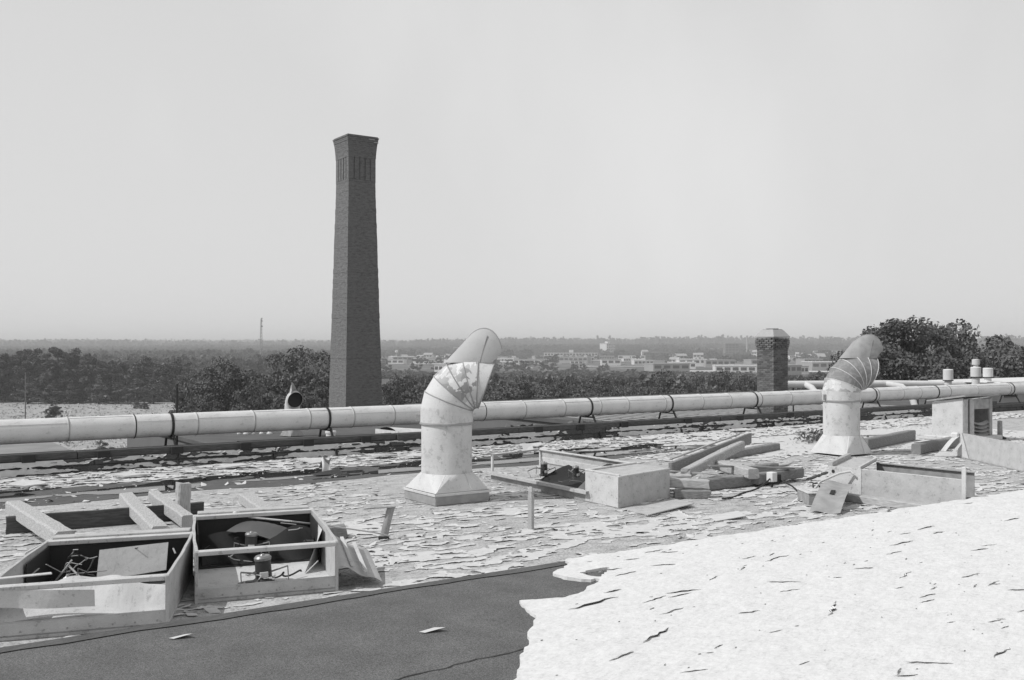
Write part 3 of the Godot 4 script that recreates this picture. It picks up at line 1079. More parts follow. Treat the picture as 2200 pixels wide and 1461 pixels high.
func small_chimney() -> void:
	var t := thing("brick_chimney", "short square brick chimney with pale tapered cap, right of the middle", "chimney", P(30.54, 26.31, -1.2))
	var y0 := 0.0
	rng.seed = 21
	var b := MB.new()
	square_tube(b, [[0.0, 0.405], [3.38, 0.405]])
	part(t, "core", b, M.mortar)
	var full := MB.new()
	full.bx(Vector3(-0.1, -0.0325, -0.05), Vector3(0.1, 0.0325, 0.05), 0.006)
	var fm := full.mesh()
	var mats := [M.brick_small, M.brick_small, M.brick_small_dark, M.brick_small_pale]
	var rest := MB.new()
	var n := 45
	for i in n:
		var h := 0.037 + i * 0.0755
		var out := 0.0
		if i >= n - 6:
			out = [0.015, 0.035, 0.055, 0.065, 0.065, 0.05][i - (n - 6)]
		for side in 4:
			var rot := Basis(Vector3.UP, PI / 2 * side)
			var long := (i + side) % 2 == 0
			var cnt := 4 if long else 3
			for k in cnt:
				var x := (k - (cnt - 1) * 0.5) * 0.21 * (1.0 + out * 2.0)
				var p := rot * Vector3(x, 0, 0.372 + out + rng.randf_range(-0.003, 0.004)) + Vector3(0, h, 0)
				var xf := Transform3D(rot, p)
				# the two faces toward the viewer (+z and -x) brick by brick
				if (side == 0 or side == 3) and i >= 8:
					part(t, "brick", fm, mats[rng.randi() % 4], xf)
				else:
					rest.box(xf, Vector3(0.2, 0.065, 0.1), 0.006)
	part(t, "brickwork", rest, M.brick_small).set_meta("kind", "stuff")
	b = MB.new()
	square_tube(b, [[3.41, 0.3], [3.41, 0.47], [3.45, 0.48], [3.70, 0.30], [3.72, 0.27], [3.74, 0.27], [3.74, 0.18], [3.4, 0.18]])
	part(t, "cap", b, M.concrete)
	b = MB.new()
	b.lathe([Vector2(0.2, 3.735), Vector2(0.24, 3.735), Vector2(0.24, 3.765), Vector2(0.2, 3.765), Vector2(0.2, 3.735)], 24)
	part(t, "flue_rim", b, M.iron)

# ------------------------------------------------------------------ lower wings behind the parapet
func block(called: String, label: String, lo: Vector3, hi: Vector3, roof: Material, wall: Material) -> Node3D:
	var t := thing(called, label, "building", Vector3((lo.x + hi.x) * 0.5, lo.y, (lo.z + hi.z) * 0.5))
	var c := (hi - lo)
	var b := MB.new()
	b.bx(Vector3(-c.x * 0.5, 0, -c.z * 0.5), Vector3(c.x * 0.5, c.y - 0.2, c.z * 0.5), 0.0)
	part(t, "wall", b, wall)
	b = MB.new()
	b.bx(Vector3(-c.x * 0.5 - 0.1, c.y - 0.2, -c.z * 0.5 - 0.1), Vector3(c.x * 0.5 + 0.1, c.y, c.z * 0.5 + 0.1), 0.02)
	part(t, "roof", b, roof)
	return t

func lower_roofs() -> void:
	block("low_wing", "low building wing with dark flat roof below the duct, left of tall chimney", Vector3(12.7, GROUND, -53.0), Vector3(24.3, -2.0, -27.0), M.roof_low, M.wall_brick)
	block("low_wing", "low building wing with pale flat roof at the left edge under the duct", Vector3(-12.0, GROUND, -60.0), Vector3(9.5, -3.0, -45.0), M.roof_pale, M.wall_brick)
	var t := block("glazed_wing", "low building wing with ribbed glazed roof behind the parapet", Vector3(24.5, GROUND, -45.0), Vector3(62.0, -1.05, -21.0), M.roof_low, M.wall_brick)
	var rib := MB.new()
	rib.bx(Vector3(-0.02, 0, -9.4), Vector3(0.02, 0.03, 9.4), 0.005)
	var rm := rib.mesh()
	for k in 30:
		part(t, "rib", rm, M.concrete, Vector3(-18.0 + k * 0.62, 13.15, 2.0))
	var cross := MB.new()
	cross.bx(Vector3(-9.2, 0, -0.02), Vector3(9.2, 0.025, 0.02), 0.005)
	var cm := cross.mesh()
	for k in 9:
		part(t, "glazing_bar", cm, M.concrete, Vector3(-9.0, 13.152, 10.8 - k * 2.1))
	# white vent pipes on the dark roof
	var spots := [[13.0, 44.4, 0.045], [13.6, 44.0, 0.10], [13.9, 43.8, 0.05], [15.1, 43.2, 0.05], [15.35, 43.0, 0.075], [15.65, 42.9, 0.05], [15.95, 42.7, 0.06], [16.25, 42.5, 0.08]]
	var order := ["leftmost", "second", "third", "fourth", "fifth", "sixth", "seventh", "rightmost"]
	for k in spots.size():
		var b := MB.new()
		var r: float = spots[k][2]
		b.lathe([Vector2(r * 1.6, 0), Vector2(r * 1.6, 0.04), Vector2(r, 0.06), Vector2(r, 0.62), Vector2(0.0, 0.63)], 14)
		single("vent_pipe", "thin white vent pipe on the dark lower roof under the duct, %s of eight" % order[k], "pipe", b, M.wall_white, P(spots[k][0], spots[k][1], -2.0), "white vent pipes on the lower roof")
	var b := MB.new()
	b.lathe([Vector2(0.2, 0), Vector2(0.2, 0.2), Vector2(0.23, 0.21), Vector2(0.23, 0.3), Vector2(0.0, 0.32)], 20)
	single("roof_drum", "small white capped drum on the dark lower roof", "drum", b, M.wall_white, P(17.6, 39.0, -2.0))
	b = MB.new()
	b.surf(16, 10, func(a: float, s: float) -> Vector3: return Vector3(lerpf(-1.1, 1.1, s), sin(a * PI) * lerpf(0.42, 0.2, s) + 0.01, cos(a * PI) * 0.9))
	b.bx(Vector3(-1.14, 0, -0.9), Vector3(-1.1, 0.3, 0.9), 0.004)
	single("arched_cover", "arched pale sheet metal cover lying on the lower roof beside the tall chimney", "cover", b, M.pale_metal, Transform3D(Basis(Vector3.UP, 0.1), P(20.9, 38.2, -2.0)))
	# ivy over the wing edge
	var iv := MB.new()
	iv.tinted = true
	rng.seed = 88
	for k in 2600:
		var u := rng.randf_range(18.4, 26.0)
		var p := P(u, 28.6 + rng.randfn(0.0, 0.7), -2.0 + maxf(0.0, rng.randf() * (0.75 + 0.3 * sin(u * 1.9))))
		leaf(iv, p, 0.16, Vector3.UP)
	var o := single("ivy", "bank of ivy spilling over the lower roof edge behind the parapet", "ivy", iv, M.leaf_1)
	o.set_meta("kind", "stuff")

func leaf(b: MB, p: Vector3, s: float, lean: Vector3) -> void:
	var n := (Vector3(rng.randfn(), rng.randfn(), rng.randfn()) + lean * 1.2).normalized()
	var a := n.cross(Vector3(rng.randfn(), rng.randfn(), rng.randfn())).normalized() * s * rng.randf_range(0.6, 1.2)
	var c := n.cross(a).normalized() * s * rng.randf_range(0.35, 0.7)
	var g := rng.randf_range(0.65, 1.25)
	b.tint = Color(g, g, g)
	b.tri(p - a, p - c * 1.0 + a * 0.1, p + a)
	b.tri(p - a, p + a, p + c + a * 0.1 + n * s * 0.15)

# ------------------------------------------------------------------ the neighbouring roof at the far right
func far_right() -> void:
	var y := -1.05
	var t := thing("branch_duct", "second pale duct with a branch, on the far roof at the right", "duct", P(37.0, 25.0, y))
	var b := MB.new()
	b.tube([Vector3(-1.9, 1.24, -4.5), Vector3(3.0, 1.22, -2.9), Vector3(8.5, 1.12, -0.6)], 0.16, 24)
	part(t, "main_run", b, M.duct)
	b = MB.new()
	b.tube([Vector3(-1.0, 1.25, -4.2), Vector3(-1.0, 1.1, -3.8), Vector3(-1.0, 0.5, -3.2), Vector3(-1.0, 0.2, -2.9)], 0.14, 20)
	part(t, "branch", b, M.duct)
	b = MB.new()
	b.tube([Vector3(3.0, 1.22, -2.9), Vector3(3.3, 1.1, -2.2), Vector3(3.4, 0.7, -1.8), Vector3(3.4, 0.2, -1.6)], 0.14, 20)
	part(t, "branch", b, M.duct)
	for q: Array in [[-1.5, -4.4], [1.0, -3.55], [4.6, -2.25], [7.5, -1.0]]:
		b = MB.new()
		b.bar(Vector3(q[0], 0, q[1]), Vector3(q[0], 1.08, q[1]), 0.05, 0.05, 0.005)
		part(t, "post", b, M.iron)
	# low roof monitor
	t = thing("roof_monitor", "long low grey roof monitor behind the capped vents at far right", "roof structure", P(48.5, 26.3, y))
	b = MB.new()
	b.bx(Vector3(-4.6, 0, -1.6), Vector3(7.5, 1.25, 1.6), 0.03)
	part(t, "wall", b, M.wall_grey)
	b = MB.new()
	b.bx(Vector3(-4.8, 1.25, -1.8), Vector3(7.7, 1.31, 1.8), 0.02)
	part(t, "roof", b, M.wall_white)
	for k in 6:
		b = MB.new()
		b.bx(Vector3(-0.55, 0, -0.03), Vector3(0.55, 0.5, 0.03), 0.01)
		part(t, "louvre", b, M.window_dark, Vector3(-3.6 + k * 2.0, 0.6, 1.61))
	var caps := [["wide capped vent pipe with white cap, leftmost on the far right roof", 40.4, 25.0, 0.15, 0.21, 1.45, 0.45, 0], ["tallest capped vent pipe with two stacked white caps on the far right roof", 42.9, 25.2, 0.17, 0.22, 1.55, 0.42, 1], ["capped vent pipe with white cap, between the tallest vent and the turbine", 44.6, 25.6, 0.15, 0.22, 1.5, 0.4, 0]]
	for q: Array in caps:
		t = thing("capped_vent", q[0], "roof vent", P(q[1], q[2], y), 0.0, "capped roof vents")
		b = MB.new()
		b.lathe([Vector2(q[3] * 1.5, 0), Vector2(q[3], 0.1), Vector2(q[3], q[5] + 0.1)], 24)
		part(t, "pipe", b, M.pale_metal)
		b = MB.new()
		b.lathe([Vector2(q[3], q[5]), Vector2(q[4], q[5]), Vector2(q[4], q[5] + q[6]), Vector2(q[4] - 0.03, q[5] + q[6] + 0.03), Vector2(0, q[5] + q[6] + 0.04)], 24)
		part(t, "cap", b, M.wall_white)
		b = MB.new()
		b.lathe([Vector2(q[4] - 0.01, q[5] - 0.03), Vector2(q[4] + 0.012, q[5] - 0.025), Vector2(q[4] + 0.012, q[5] + 0.01), Vector2(q[4] - 0.01, q[5] + 0.012)], 24)
		part(t, "band", b, M.iron)
		if q[7] == 1:
			b = MB.new()
			b.lathe([Vector2(0.1, 1.9), Vector2(0.1, 2.1), Vector2(0.16, 2.1), Vector2(0.16, 2.34), Vector2(0, 2.36)], 20)
			part(t, "upper_cap", b, M.wall_white)
	t = thing("turbine_vent", "round rusty turbine ventilator on a white pipe at far right", "roof vent", P(47.3, 24.4, y))
	b = MB.new()
	b.lathe([Vector2(0.3, 0), Vector2(0.22, 0.1), Vector2(0.22, 1.38), Vector2(0.0, 1.4)], 24)
	part(t, "pipe", b, M.wall_white)
	b = MB.new()
	for k in 18:
		var a := TAU * k / 18.0
		var c := Basis(Vector3.UP, a)
		var prev: Array = []
		for s in 7:
			var f := s / 6.0
			var rad := 0.1 + 0.2 * sin(f * PI)
			var q := [c * Vector3(rad, 1.4 + f * 0.5, -0.03), c * Vector3(rad * 0.82, 1.4 + f * 0.5, 0.05)]
			if s > 0:
				b.quad(prev[0], prev[1], q[1], q[0])
			prev = q
	part(t, "vane_globe", b, M.rusty)
	b = MB.new()
	b.lathe([Vector2(0.14, 1.88), Vector2(0.13, 1.92), Vector2(0, 1.95)], 16)
	part(t, "crown_plate", b, M.rusty)
	t = thing("hooded_vent", "pale rounded hood vent at the right edge of the far roof", "roof vent", P(48.9, 23.7, y))
	b = MB.new()
	b.tube([Vector3(-0.3, 0.0, 0), Vector3(-0.3, 0.8, 0), Vector3(-0.18, 1.15, 0), Vector3(0.15, 1.32, 0), Vector3(0.5, 1.25, 0), Vector3(0.7, 1.0, 0)], 0.27, 24, false)
	part(t, "hood", b, M.pale_metal)
	b = MB.new()
	b.lathe([Vector2(0.4, 0.0), Vector2(0.4, 0.1), Vector2(0.28, 0.14)], 24, Transform3D(Basis(), Vector3(-0.3, 0, 0)))
	part(t, "foot", b, M.pale_metal)

# ------------------------------------------------------------------ torn sheet-metal fan housings
func housing(called: String, label: String, at: Vector3, xd: Vector2, dd: Vector2) -> Node3D:
	var t := thing(called, label, "fan housing", at, 0.0, "torn fan housings")
	t.transform = Transform3D(Basis(Vector3(xd.x, 0, -xd.y), Vector3.UP, Vector3(-dd.x, 0, dd.y)), at)
	return t

func rivets(parent: Node, pts: Array, mt: Material) -> void:
	var b := MB.new()
	for p: Vector3 in pts:
		b.lathe([Vector2(0.006, -0.001), Vector2(0.006, 0.002), Vector2(0, 0.004)], 8, Transform3D(Basis(Vector3.RIGHT, PI / 2), p))
	part(parent, "rivet_row", b, mt)

func motor(parent: Node, at: Vector3, s: float, tilt := 0.0) -> void:
	var b := MB.new()
	var xf := Transform3D(Basis(Vector3(0, 0, 1), tilt).scaled(Vector3(s, s, s)), at)
	b.lathe([Vector2(0, 0.0), Vector2(0.075, 0.0), Vector2(0.08, 0.015), Vector2(0.06, 0.03), Vector2(0.056, 0.15), Vector2(0.06, 0.155), Vector2(0.06, 0.16)], 24, xf)
	var m := part(parent, "motor", b, M.motor_dark)
	b = MB.new()
	b.lathe([Vector2(0.06, 0.158), Vector2(0.062, 0.175), Vector2(0.05, 0.188), Vector2(0.02, 0.19), Vector2(0.012, 0.2), Vector2(0, 0.2)], 24, xf)
	part(m, "end_cap", b, M.motor_cap)
	b = MB.new()
	for k in 3:
		var a := TAU * k / 3.0 + 0.5
		var d := Vector3(cos(a), 0, sin(a))
		b.bar(xf * (d * 0.055 + Vector3(0, 0.07, 0)), xf * (d * 0.19 + Vector3(0, 0.11, 0)), 0.008 * s, 0.012 * s, 0.001)
		b.bar(xf * (d * 0.19 + Vector3(0, 0.11, 0)), xf * (d * 0.19 + Vector3(0, 0.0, 0)), 0.008 * s, 0.008 * s, 0.001)
	part(m, "mounting_arm", b, M.motor_cap)
	b = MB.new()
	b.bx(Vector3(-0.03, -0.02, 0.055), Vector3(0.03, 0.02, 0.075), 0.003)
	var o := part(m, "name_plate", b, M.housing_light)
	o.transform = xf * Transform3D(Basis(), Vector3(0, 0.06, -0.012))
	b = MB.new()
	var pts: Array = []
	for k in 22:
		var f := k / 21.0
		pts.append(xf * Vector3(0.06 + 0.2 * f + 0.03 * sin(f * 9.0), 0.02 + 0.07 * sin(f * PI) * (0.5 + 0.5 * sin(f * 7.0)), 0.03 + 0.09 * sin(f * 5.0)))
	b.tube(pts, 0.007 * s, 6)
	part(m, "motor_cable", b, M.cable)

# open-fronted housing: side walls, strip below, rail above, near-black sheets in the back chamber
func open_housing(t: Node3D, w: float, d: float, h: float, seed_: int) -> void:
	rng.seed = seed_
	var th := 0.014
	var b := MB.new()
	b.bx(Vector3(0, 0.02, -d), Vector3(w, 0.034, 0), 0.002)
	part(t, "floor", b, M.housing_light)
	b = MB.new()
	b.bx(Vector3(0, 0, -0.016), Vector3(w, 0.105, 0.0), 0.004)
	b.bx(Vector3(0.004, 0.098, -0.035), Vector3(w - 0.004, 0.109, -0.012), 0.003)
	part(t, "front_strip", b, M.housing)
	b = MB.new()
	b.bx(Vector3(-0.004, h - 0.032, -0.02), Vector3(w + 0.004, h, 0.004), 0.004)
	b.bx(Vector3(-0.002, h - 0.008, -0.05), Vector3(w + 0.002, h + 0.003, -0.016), 0.003)
	part(t, "front_rail", b, M.housing_light)
	var wall := func(x0: float, bow: float) -> Callable:
		return func(a: float, s: float) -> Vector3: return Vector3(x0 + bow * sin(a * PI) * s + 0.0018 * sin(a * 17.0) * s, s * h, -a * d)
	for side: Array in [[0.002, -0.014, "left_panel"], [w - 0.002, 0.012, "right_panel"]]:
		b = MB.new()
		b.surf(24, 6, wall.call(side[0], side[1]))
		b.surf(24, 6, wall.call(side[0] + (th if side[1] < 0.0 else -th), side[1]))
		var lip: Array = []
		for k in 25:
			var f: Callable = wall.call(side[0] + (th * 0.5 if side[1] < 0.0 else -th * 0.5), side[1])
			lip.append(f.call(k / 24.0, 1.0))
		for k in 24:
			b.bar(lip[k], lip[k + 1], th + 0.008, 0.01, 0.002)
		b.bx(Vector3(side[0] - (0.006 if side[1] < 0 else 0.018), 0, -0.016), Vector3(side[0] + (0.018 if side[1] < 0 else 0.006), h, 0.006), 0.003)
		part(t, side[2], b, M.housing)
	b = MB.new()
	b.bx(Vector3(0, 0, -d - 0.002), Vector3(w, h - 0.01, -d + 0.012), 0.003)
	part(t, "back_panel", b, M.near_black)
	# stepped flange along the back
	b = MB.new()
	b.bx(Vector3(-0.01, h - 0.03, -d - 0.07), Vector3(w + 0.01, h + 0.004, -d + 0.03), 0.004)
	part(t, "back_flange", b, M.housing_light)
	b = MB.new()
	b.bx(Vector3(0.03, h + 0.004, -d - 0.16), Vector3(w - 0.03, h + 0.02, -d - 0.04), 0.004)
	b.bx(Vector3(0.03, h - 0.05, -d - 0.166), Vector3(w - 0.03, h + 0.015, -d - 0.15), 0.004)
	part(t, "back_flange", b, M.housing)
	# near-black sheets on the floor and sides of the back chamber
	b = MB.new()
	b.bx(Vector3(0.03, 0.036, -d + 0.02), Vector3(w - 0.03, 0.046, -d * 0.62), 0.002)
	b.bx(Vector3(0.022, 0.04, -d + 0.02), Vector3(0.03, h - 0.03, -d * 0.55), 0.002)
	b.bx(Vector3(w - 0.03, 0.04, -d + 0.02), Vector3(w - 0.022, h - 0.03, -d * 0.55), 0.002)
	part(t, "near_black", b, M.near_black)
	var dr: Array = []
	for k in 8:
		dr.append(Vector3(w * (0.06 + 0.125 * k), 0.05, 0.0015))
	rivets(t, dr, M.housing_grey)

func clutter(parent: Node, lo: Vector3, hi: Vector3, n: int, seed_: int) -> void:
	rng.seed = seed_
	for k in n:
		var b := MB.new()
		var p := Vector3(rng.randf_range(lo.x, hi.x), rng.randf_range(lo.y, hi.y), rng.randf_range(lo.z, hi.z))
		var d := Vector3(rng.randfn(), 0.0, rng.randfn()).normalized()
		if k % 3 == 0:
			var q := p + d * rng.randf_range(0.1, 0.3) + Vector3(0, rng.randf_range(-0.03, 0.1), 0)
			b.bar(p, q.clamp(lo, hi), 0.012, 0.005, 0.001)
			part(parent, "scrap_strip", b, M.housing_grey)
		else:
			var pts: Array = []
			for i in 9:
				pts.append(p.clamp(lo, hi))
				d = (d + Vector3(rng.randfn(), rng.randfn() * 0.5, rng.randfn()) * 0.7).normalized()
				p += d * 0.035
			b.tube(pts, 0.004, 5)
			part(parent, "loose_wire", b, M.cable if k % 2 else M.housing)

func housings() -> void:
	# --- second from left
	var t := housing("fan_housing", "torn open fan housing with motor on its floor, right of the leftmost one", P(2.15, 7.04), Vector2(0.975, -0.222), Vector2(0.285, 0.9585))
	var w := 1.01
	var d := 1.56
	var h := 0.365
	open_housing(t, w, d, h, 201)
	var b := MB.new()
	b.surf(18, 6, func(a: float, s: float) -> Vector3: return Vector3(lerpf(0.06, 0.95, a), 0.05 + s * (0.2 + 0.05 * sin(a * 9.0)), -1.02 - 0.14 * s - 0.05 * sin(a * 13.0 + s * 3.0)))
	part(t, "torn_divider", b, M.near_black)
	b = MB.new()
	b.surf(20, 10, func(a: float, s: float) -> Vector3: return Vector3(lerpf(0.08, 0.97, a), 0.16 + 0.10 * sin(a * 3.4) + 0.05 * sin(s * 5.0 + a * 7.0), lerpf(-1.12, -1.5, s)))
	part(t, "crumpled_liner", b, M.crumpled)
	motor(t, Vector3(0.50, 0.036, -0.36), 1.05, 0.06)
	motor(t, Vector3(0.44, 0.13, -1.04), 0.85, -0.05)
	b = MB.new()
	b.lathe([Vector2(0.05, 0.0), Vector2(0.085, 0.003), Vector2(0.1, 0.014), Vector2(0.09, 0.016), Vector2(0.06, 0.008)], 24, Transform3D(Basis(), Vector3(0.40, 0.036, -0.28)))
	part(t, "fan_ring", b, M.motor_dark)
	# right wall fallen outward
	b = MB.new()
	b.surf(12, 8, func(a: float, s: float) -> Vector3: return Vector3(w + 0.01 + s * 0.34, 0.31 - s * 0.17 - 0.12 * (1.0 - a) + 0.012 * sin(s * 9.0), -0.02 - a * 0.62 - s * 0.04 + 0.02 * sin(s * 6.0) * (1.0 - a)))
	part(t, "fallen_flap", b, M.housing)
	b = MB.new()
	for k in 2:
		var x := w + 0.12 + k * 0.1
		b.bar(Vector3(x, 0.155 - k * 0.05 + 0.01, -0.05), Vector3(x + 0.0, 0.27 - k * 0.05 + 0.01, -0.62), 0.03, 0.012, 0.003)
	part(t, "flap_rib", b, M.housing_light)
	b = MB.new()
	b.surf(10, 10, func(a: float, s: float) -> Vector3: return Vector3(w - 0.03 - 0.16 * (1.0 - a) * s, 0.04 + 0.30 * a, -0.95 + 0.45 * s * (1.0 - a * 0.4)))
	part(t, "bent_gusset", b, M.housing_light)
	clutter(t, Vector3(0.05, 0.05, -1.5), Vector3(0.95, 0.3, -0.9), 9, 211)
	clutter(t, Vector3(0.3, 0.04, -0.6), Vector3(0.75, 0.1, -0.15), 5, 212)
	# --- leftmost
	t = housing("fan_housing", "leftmost torn open fan housing with pale crumpled sheet hanging in its front", P(0.81, 6.84), Vector2(0.963, -0.27), Vector2(0.385, 0.923))
	w = 1.06
	d = 1.5
	h = 0.335
	open_housing(t, w, d, h, 202)
	b = MB.new()
	b.surf(30, 14, func(a: float, s: float) -> Vector3: return Vector3(lerpf(0.02, w - 0.02, a), 0.095 + s * (0.11 + 0.07 * sin(a * 3.3 + 0.2)) + 0.012 * sin(a * 21.0) * s + 0.03 * sin(s * 5.0 + a * 4.0), -0.03 - 0.30 * s - 0.06 * sin(a * 5.0) * s))
	part(t, "crumpled_sheet", b, M.housing_light)
	b = MB.new()
	b.surf(14, 4, func(a: float, s: float) -> Vector3: return Vector3(lerpf(-0.1, 0.62, a), 0.33 - 0.11 * s - 0.05 * a, 0.012 - 0.02 * sin(a * 8.0) * s))
	part(t, "torn_liner", b, M.housing_light)
	b = MB.new()
	b.slab(Vector3(0.42, 0.09, -1.12), Vector3(0.9, 0.13, -1.16), Vector3(0.9, 0.315, -1.28), Vector3(0.42, 0.295, -1.24), 0.006)
	part(t, "inner_plate", b, M.housing)
	b = MB.new()
	b.surf(10, 6, func(a: float, s: float) -> Vector3: return Vector3(lerpf(0.2, 1.0, a), 0.06 + 0.03 * sin(a * 7.0), lerpf(-0.55, -1.05, s)))
	part(t, "torn_floor", b, M.housing_grey)
	motor(t, Vector3(0.36, 0.10, -0.95), 0.7, 1.1)
	b = MB.new()
	b.bar(Vector3(0.12, 0.08, -1.2), Vector3(0.26, 0.26, -1.1), 0.012, 0.012, 0.002)
	b.bar(Vector3(0.2, 0.2, -1.25), Vector3(0.34, 0.1, -1.1), 0.012, 0.012, 0.002)
	part(t, "bent_rod", b, M.housing)
	b = MB.new()
	b.slab(Vector3(-0.005, 0.02, -d + 0.02), Vector3(-0.09, 0.03, -d + 0.30), Vector3(-0.10, 0.30, -d + 0.22), Vector3(-0.005, 0.335, -d - 0.02), 0.01)
	part(t, "bent_flange", b, M.housing_light)
	b = MB.new()
	b.slab(Vector3(-0.25, 0.345, -0.16), Vector3(0.3, 0.34, -0.30), Vector3(0.32, 0.342, -0.24), Vector3(-0.23, 0.347, -0.1), 0.006)
	part(t, "loose_strip", b, M.housing_light)
	clutter(t, Vector3(0.05, 0.07, -1.4), Vector3(0.98, 0.3, -0.7), 12, 213)
	# --- middle: long frame with a closed end
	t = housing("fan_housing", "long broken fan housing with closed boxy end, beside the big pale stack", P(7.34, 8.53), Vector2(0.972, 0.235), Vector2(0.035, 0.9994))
	w = 1.05
	d = 2.75
	h = 0.355
	b = MB.new()
	b.bx(Vector3(0, 0.0, -0.62), Vector3(w, h, 0), 0.006)
	part(t, "closed_end", b, M.housing)
	b = MB.new()
	b.bx(Vector3(-0.006, 0.008, -0.62), Vector3(-0.001, h - 0.004, -0.004), 0.002)
	part(t, "left_cover", b, M.housing_light)
	b = MB.new()
	b.bx(Vector3(0.02, h, -0.6), Vector3(0.06, h + 0.02, -0.02), 0.004)
	b.bx(Vector3(0.0, h - 0.01, -0.02), Vector3(w, h + 0.006, 0.006), 0.003)
	b.bx(Vector3(0.02, h, -0.66), Vector3(w - 0.02, h + 0.02, -0.6), 0.004)
	part(t, "lid_trim", b, M.housing_light)
	var rv: Array = []
	for k in 7:
		rv.append(Vector3(0.05 + k * 0.155, h - 0.03, 0.001))
	rivets(t, rv, M.housing_grey)
	b = MB.new()
	b.bx(Vector3(0, 0, -d), Vector3(0.014, 0.12, -0.62), 0.003)
	part(t, "left_strip", b, M.housing_grey)
	b = MB.new()
	b.bx(Vector3(-0.06, 0.12, -d - 0.1), Vector3(0.02, 0.132, -0.55), 0.003)
	b.bx(Vector3(-0.064, 0.095, -d - 0.1), Vector3(-0.056, 0.132, -0.55), 0.002)
	part(t, "left_flange", b, M.housing)
	b = MB.new()
	b.bx(Vector3(w - 0.014, 0, -d), Vector3(w, h, -0.62), 0.003)
	part(t, "right_panel", b, M.housing)
	b = MB.new()
	b.bx(Vector3(w - 0.05, h - 0.012, -d), Vector3(w + 0.006, h + 0.006, -0.6), 0.003)
	b.bx(Vector3(w - 0.03, 0.17, -d + 0.05), Vector3(w - 0.012, 0.25, -0.7), 0.003)
	part(t, "right_rail", b, M.housing_light)
	for q: Array in [[0.01, 0.03], [w - 0.03, 0.05]]:
		b = MB.new()
		b.bx(Vector3(q[0], 0, -d - 0.02), Vector3(q[0] + q[1], h, -d + 0.02), 0.003)
		part(t, "corner_post", b, M.housing_light)
	b = MB.new()
	b.bx(Vector3(0, h - 0.02, -d - 0.014), Vector3(w, h + 0.003, -d + 0.008), 0.003)
	part(t, "end_rail", b, M.housing_grey)
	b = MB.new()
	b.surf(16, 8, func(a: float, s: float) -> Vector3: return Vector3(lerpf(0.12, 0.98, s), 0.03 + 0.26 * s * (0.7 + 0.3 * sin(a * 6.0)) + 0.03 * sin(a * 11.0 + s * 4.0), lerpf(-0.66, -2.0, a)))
	part(t, "tar_paper_and_shade", b, M.near_black)  # tar paper, widened to stand in for the stack's shadow in the frame
	b = MB.new()
	b.surf(8, 5, func(a: float, s: float) -> Vector3: return Vector3(lerpf(0.1, 0.5, s), 0.03 + 0.2 * s * a, lerpf(-0.66, -1.0, a)))
	part(t, "torn_corner", b, M.housing)
	motor(t, Vector3(0.5, 0.1, -2.05), 0.95, 0.0)
	motor(t, Vector3(0.62, 0.12, -1.45), 0.85, 0.1)
	b = MB.new()
	b.tube([Vector3(0.1, 0.14, -1.9), Vector3(0.12, 0.2, -2.0), Vector3(0.3, 0.22, -2.05), Vector3(0.5, 0.2, -2.05)], 0.008, 6)
	part(t, "bent_rod", b, M.housing_grey)
	clutter(t, Vector3(0.1, 0.03, -2.5), Vector3(0.95, 0.25, -0.8), 12, 214)
	# --- right: long low housing cut off by the white coating
	t = housing("fan_housing", "long pale fan housing with boxed end at the edge of the white coating", P(10.24, 6.14), Vector2(0.90, 0.436), Vector2(-0.072, 0.9974))
	w = 1.15
	d = 1.7
	h = 0.36
	b = MB.new()
	b.bx(Vector3(0, 0, -d), Vector3(0.016, h, 0), 0.003)
	part(t, "long_panel", b, M.housing)
	b = MB.new()
	b.bx(Vector3(-0.006, 0.0, -d - 0.004), Vector3(0.0, h + 0.002, -d + 0.44), 0.002)
	part(t, "end_cover", b, M.housing_light)
	b = MB.new()
	b.bx(Vector3(0.016, h - 0.02, -d), Vector3(w, h - 0.004, -d + 0.42), 0.003)
	part(t, "lid", b, M.housing)
	b = MB.new()
	b.bx(Vector3(0.0, h - 0.006, -d - 0.012), Vector3(w, h + 0.05, -d + 0.05), 0.004)
	part(t, "lid_flange", b, M.timber)
	b = MB.new()
	b.bx(Vector3(0.0, h - 0.006, -d + 0.40), Vector3(w, h + 0.03, -d + 0.43), 0.004)
	part(t, "lid_flange", b, M.housing_light)
	b = MB.new()
	b.bx(Vector3(0.02, 0, -d - 0.006), Vector3(w, h - 0.004, -d + 0.008), 0.003)
	part(t, "end_panel", b, M.near_black)
	b = MB.new()
	b.bx(Vector3(w - 0.016, 0, -d + 0.42), Vector3(w, h - 0.04, 0), 0.003)
	b.bx(Vector3(w - 0.05, h - 0.045, -d + 0.42), Vector3(w + 0.006, h - 0.03, 0), 0.003)
	part(t, "far_panel", b, M.housing_grey)
	b = MB.new()
	b.bx(Vector3(0.5, h - 0.09, -d + 0.42), Vector3(0.54, h - 0.06, -0.05), 0.003)
	part(t, "inner_rail", b, M.housing_light)
	b = MB.new()
	b.bx(Vector3(0.03, 0.01, -d + 0.02), Vector3(w - 0.03, 0.02, -0.01), 0.002)
	part(t, "floor", b, M.near_black)
	b = MB.new()
	b.bx(Vector3(-0.012, 0.0, -0.04), Vector3(0.05, h + 0.14, 0.008), 0.004)
	part(t, "corner_post", b, M.housing_light)
	b = MB.new()
	b.lathe([Vector2(0.022, 0), Vector2(0.022, 0.003), Vector2(0, 0.003)], 16, Transform3D(Basis(Vector3(0, 0, 1), PI / 2), Vector3(-0.0065, h - 0.06, -d + 0.06)))
	part(t, "knockout_hole", b, M.near_black)
	# --- far right: tipped housing leaving the frame
	t = housing("fan_housing", "tipped pale fan housing leaving the picture at the right edge", P(15.2, 9.05), Vector2(0.90, 0.43), Vector2(0.55, 0.835))
	t.transform.basis = t.transform.basis * Basis(Vector3(0, 0, 1), 0.05)
	w = 1.1
	d = 3.0
	h = 0.40
	var near := 2.6
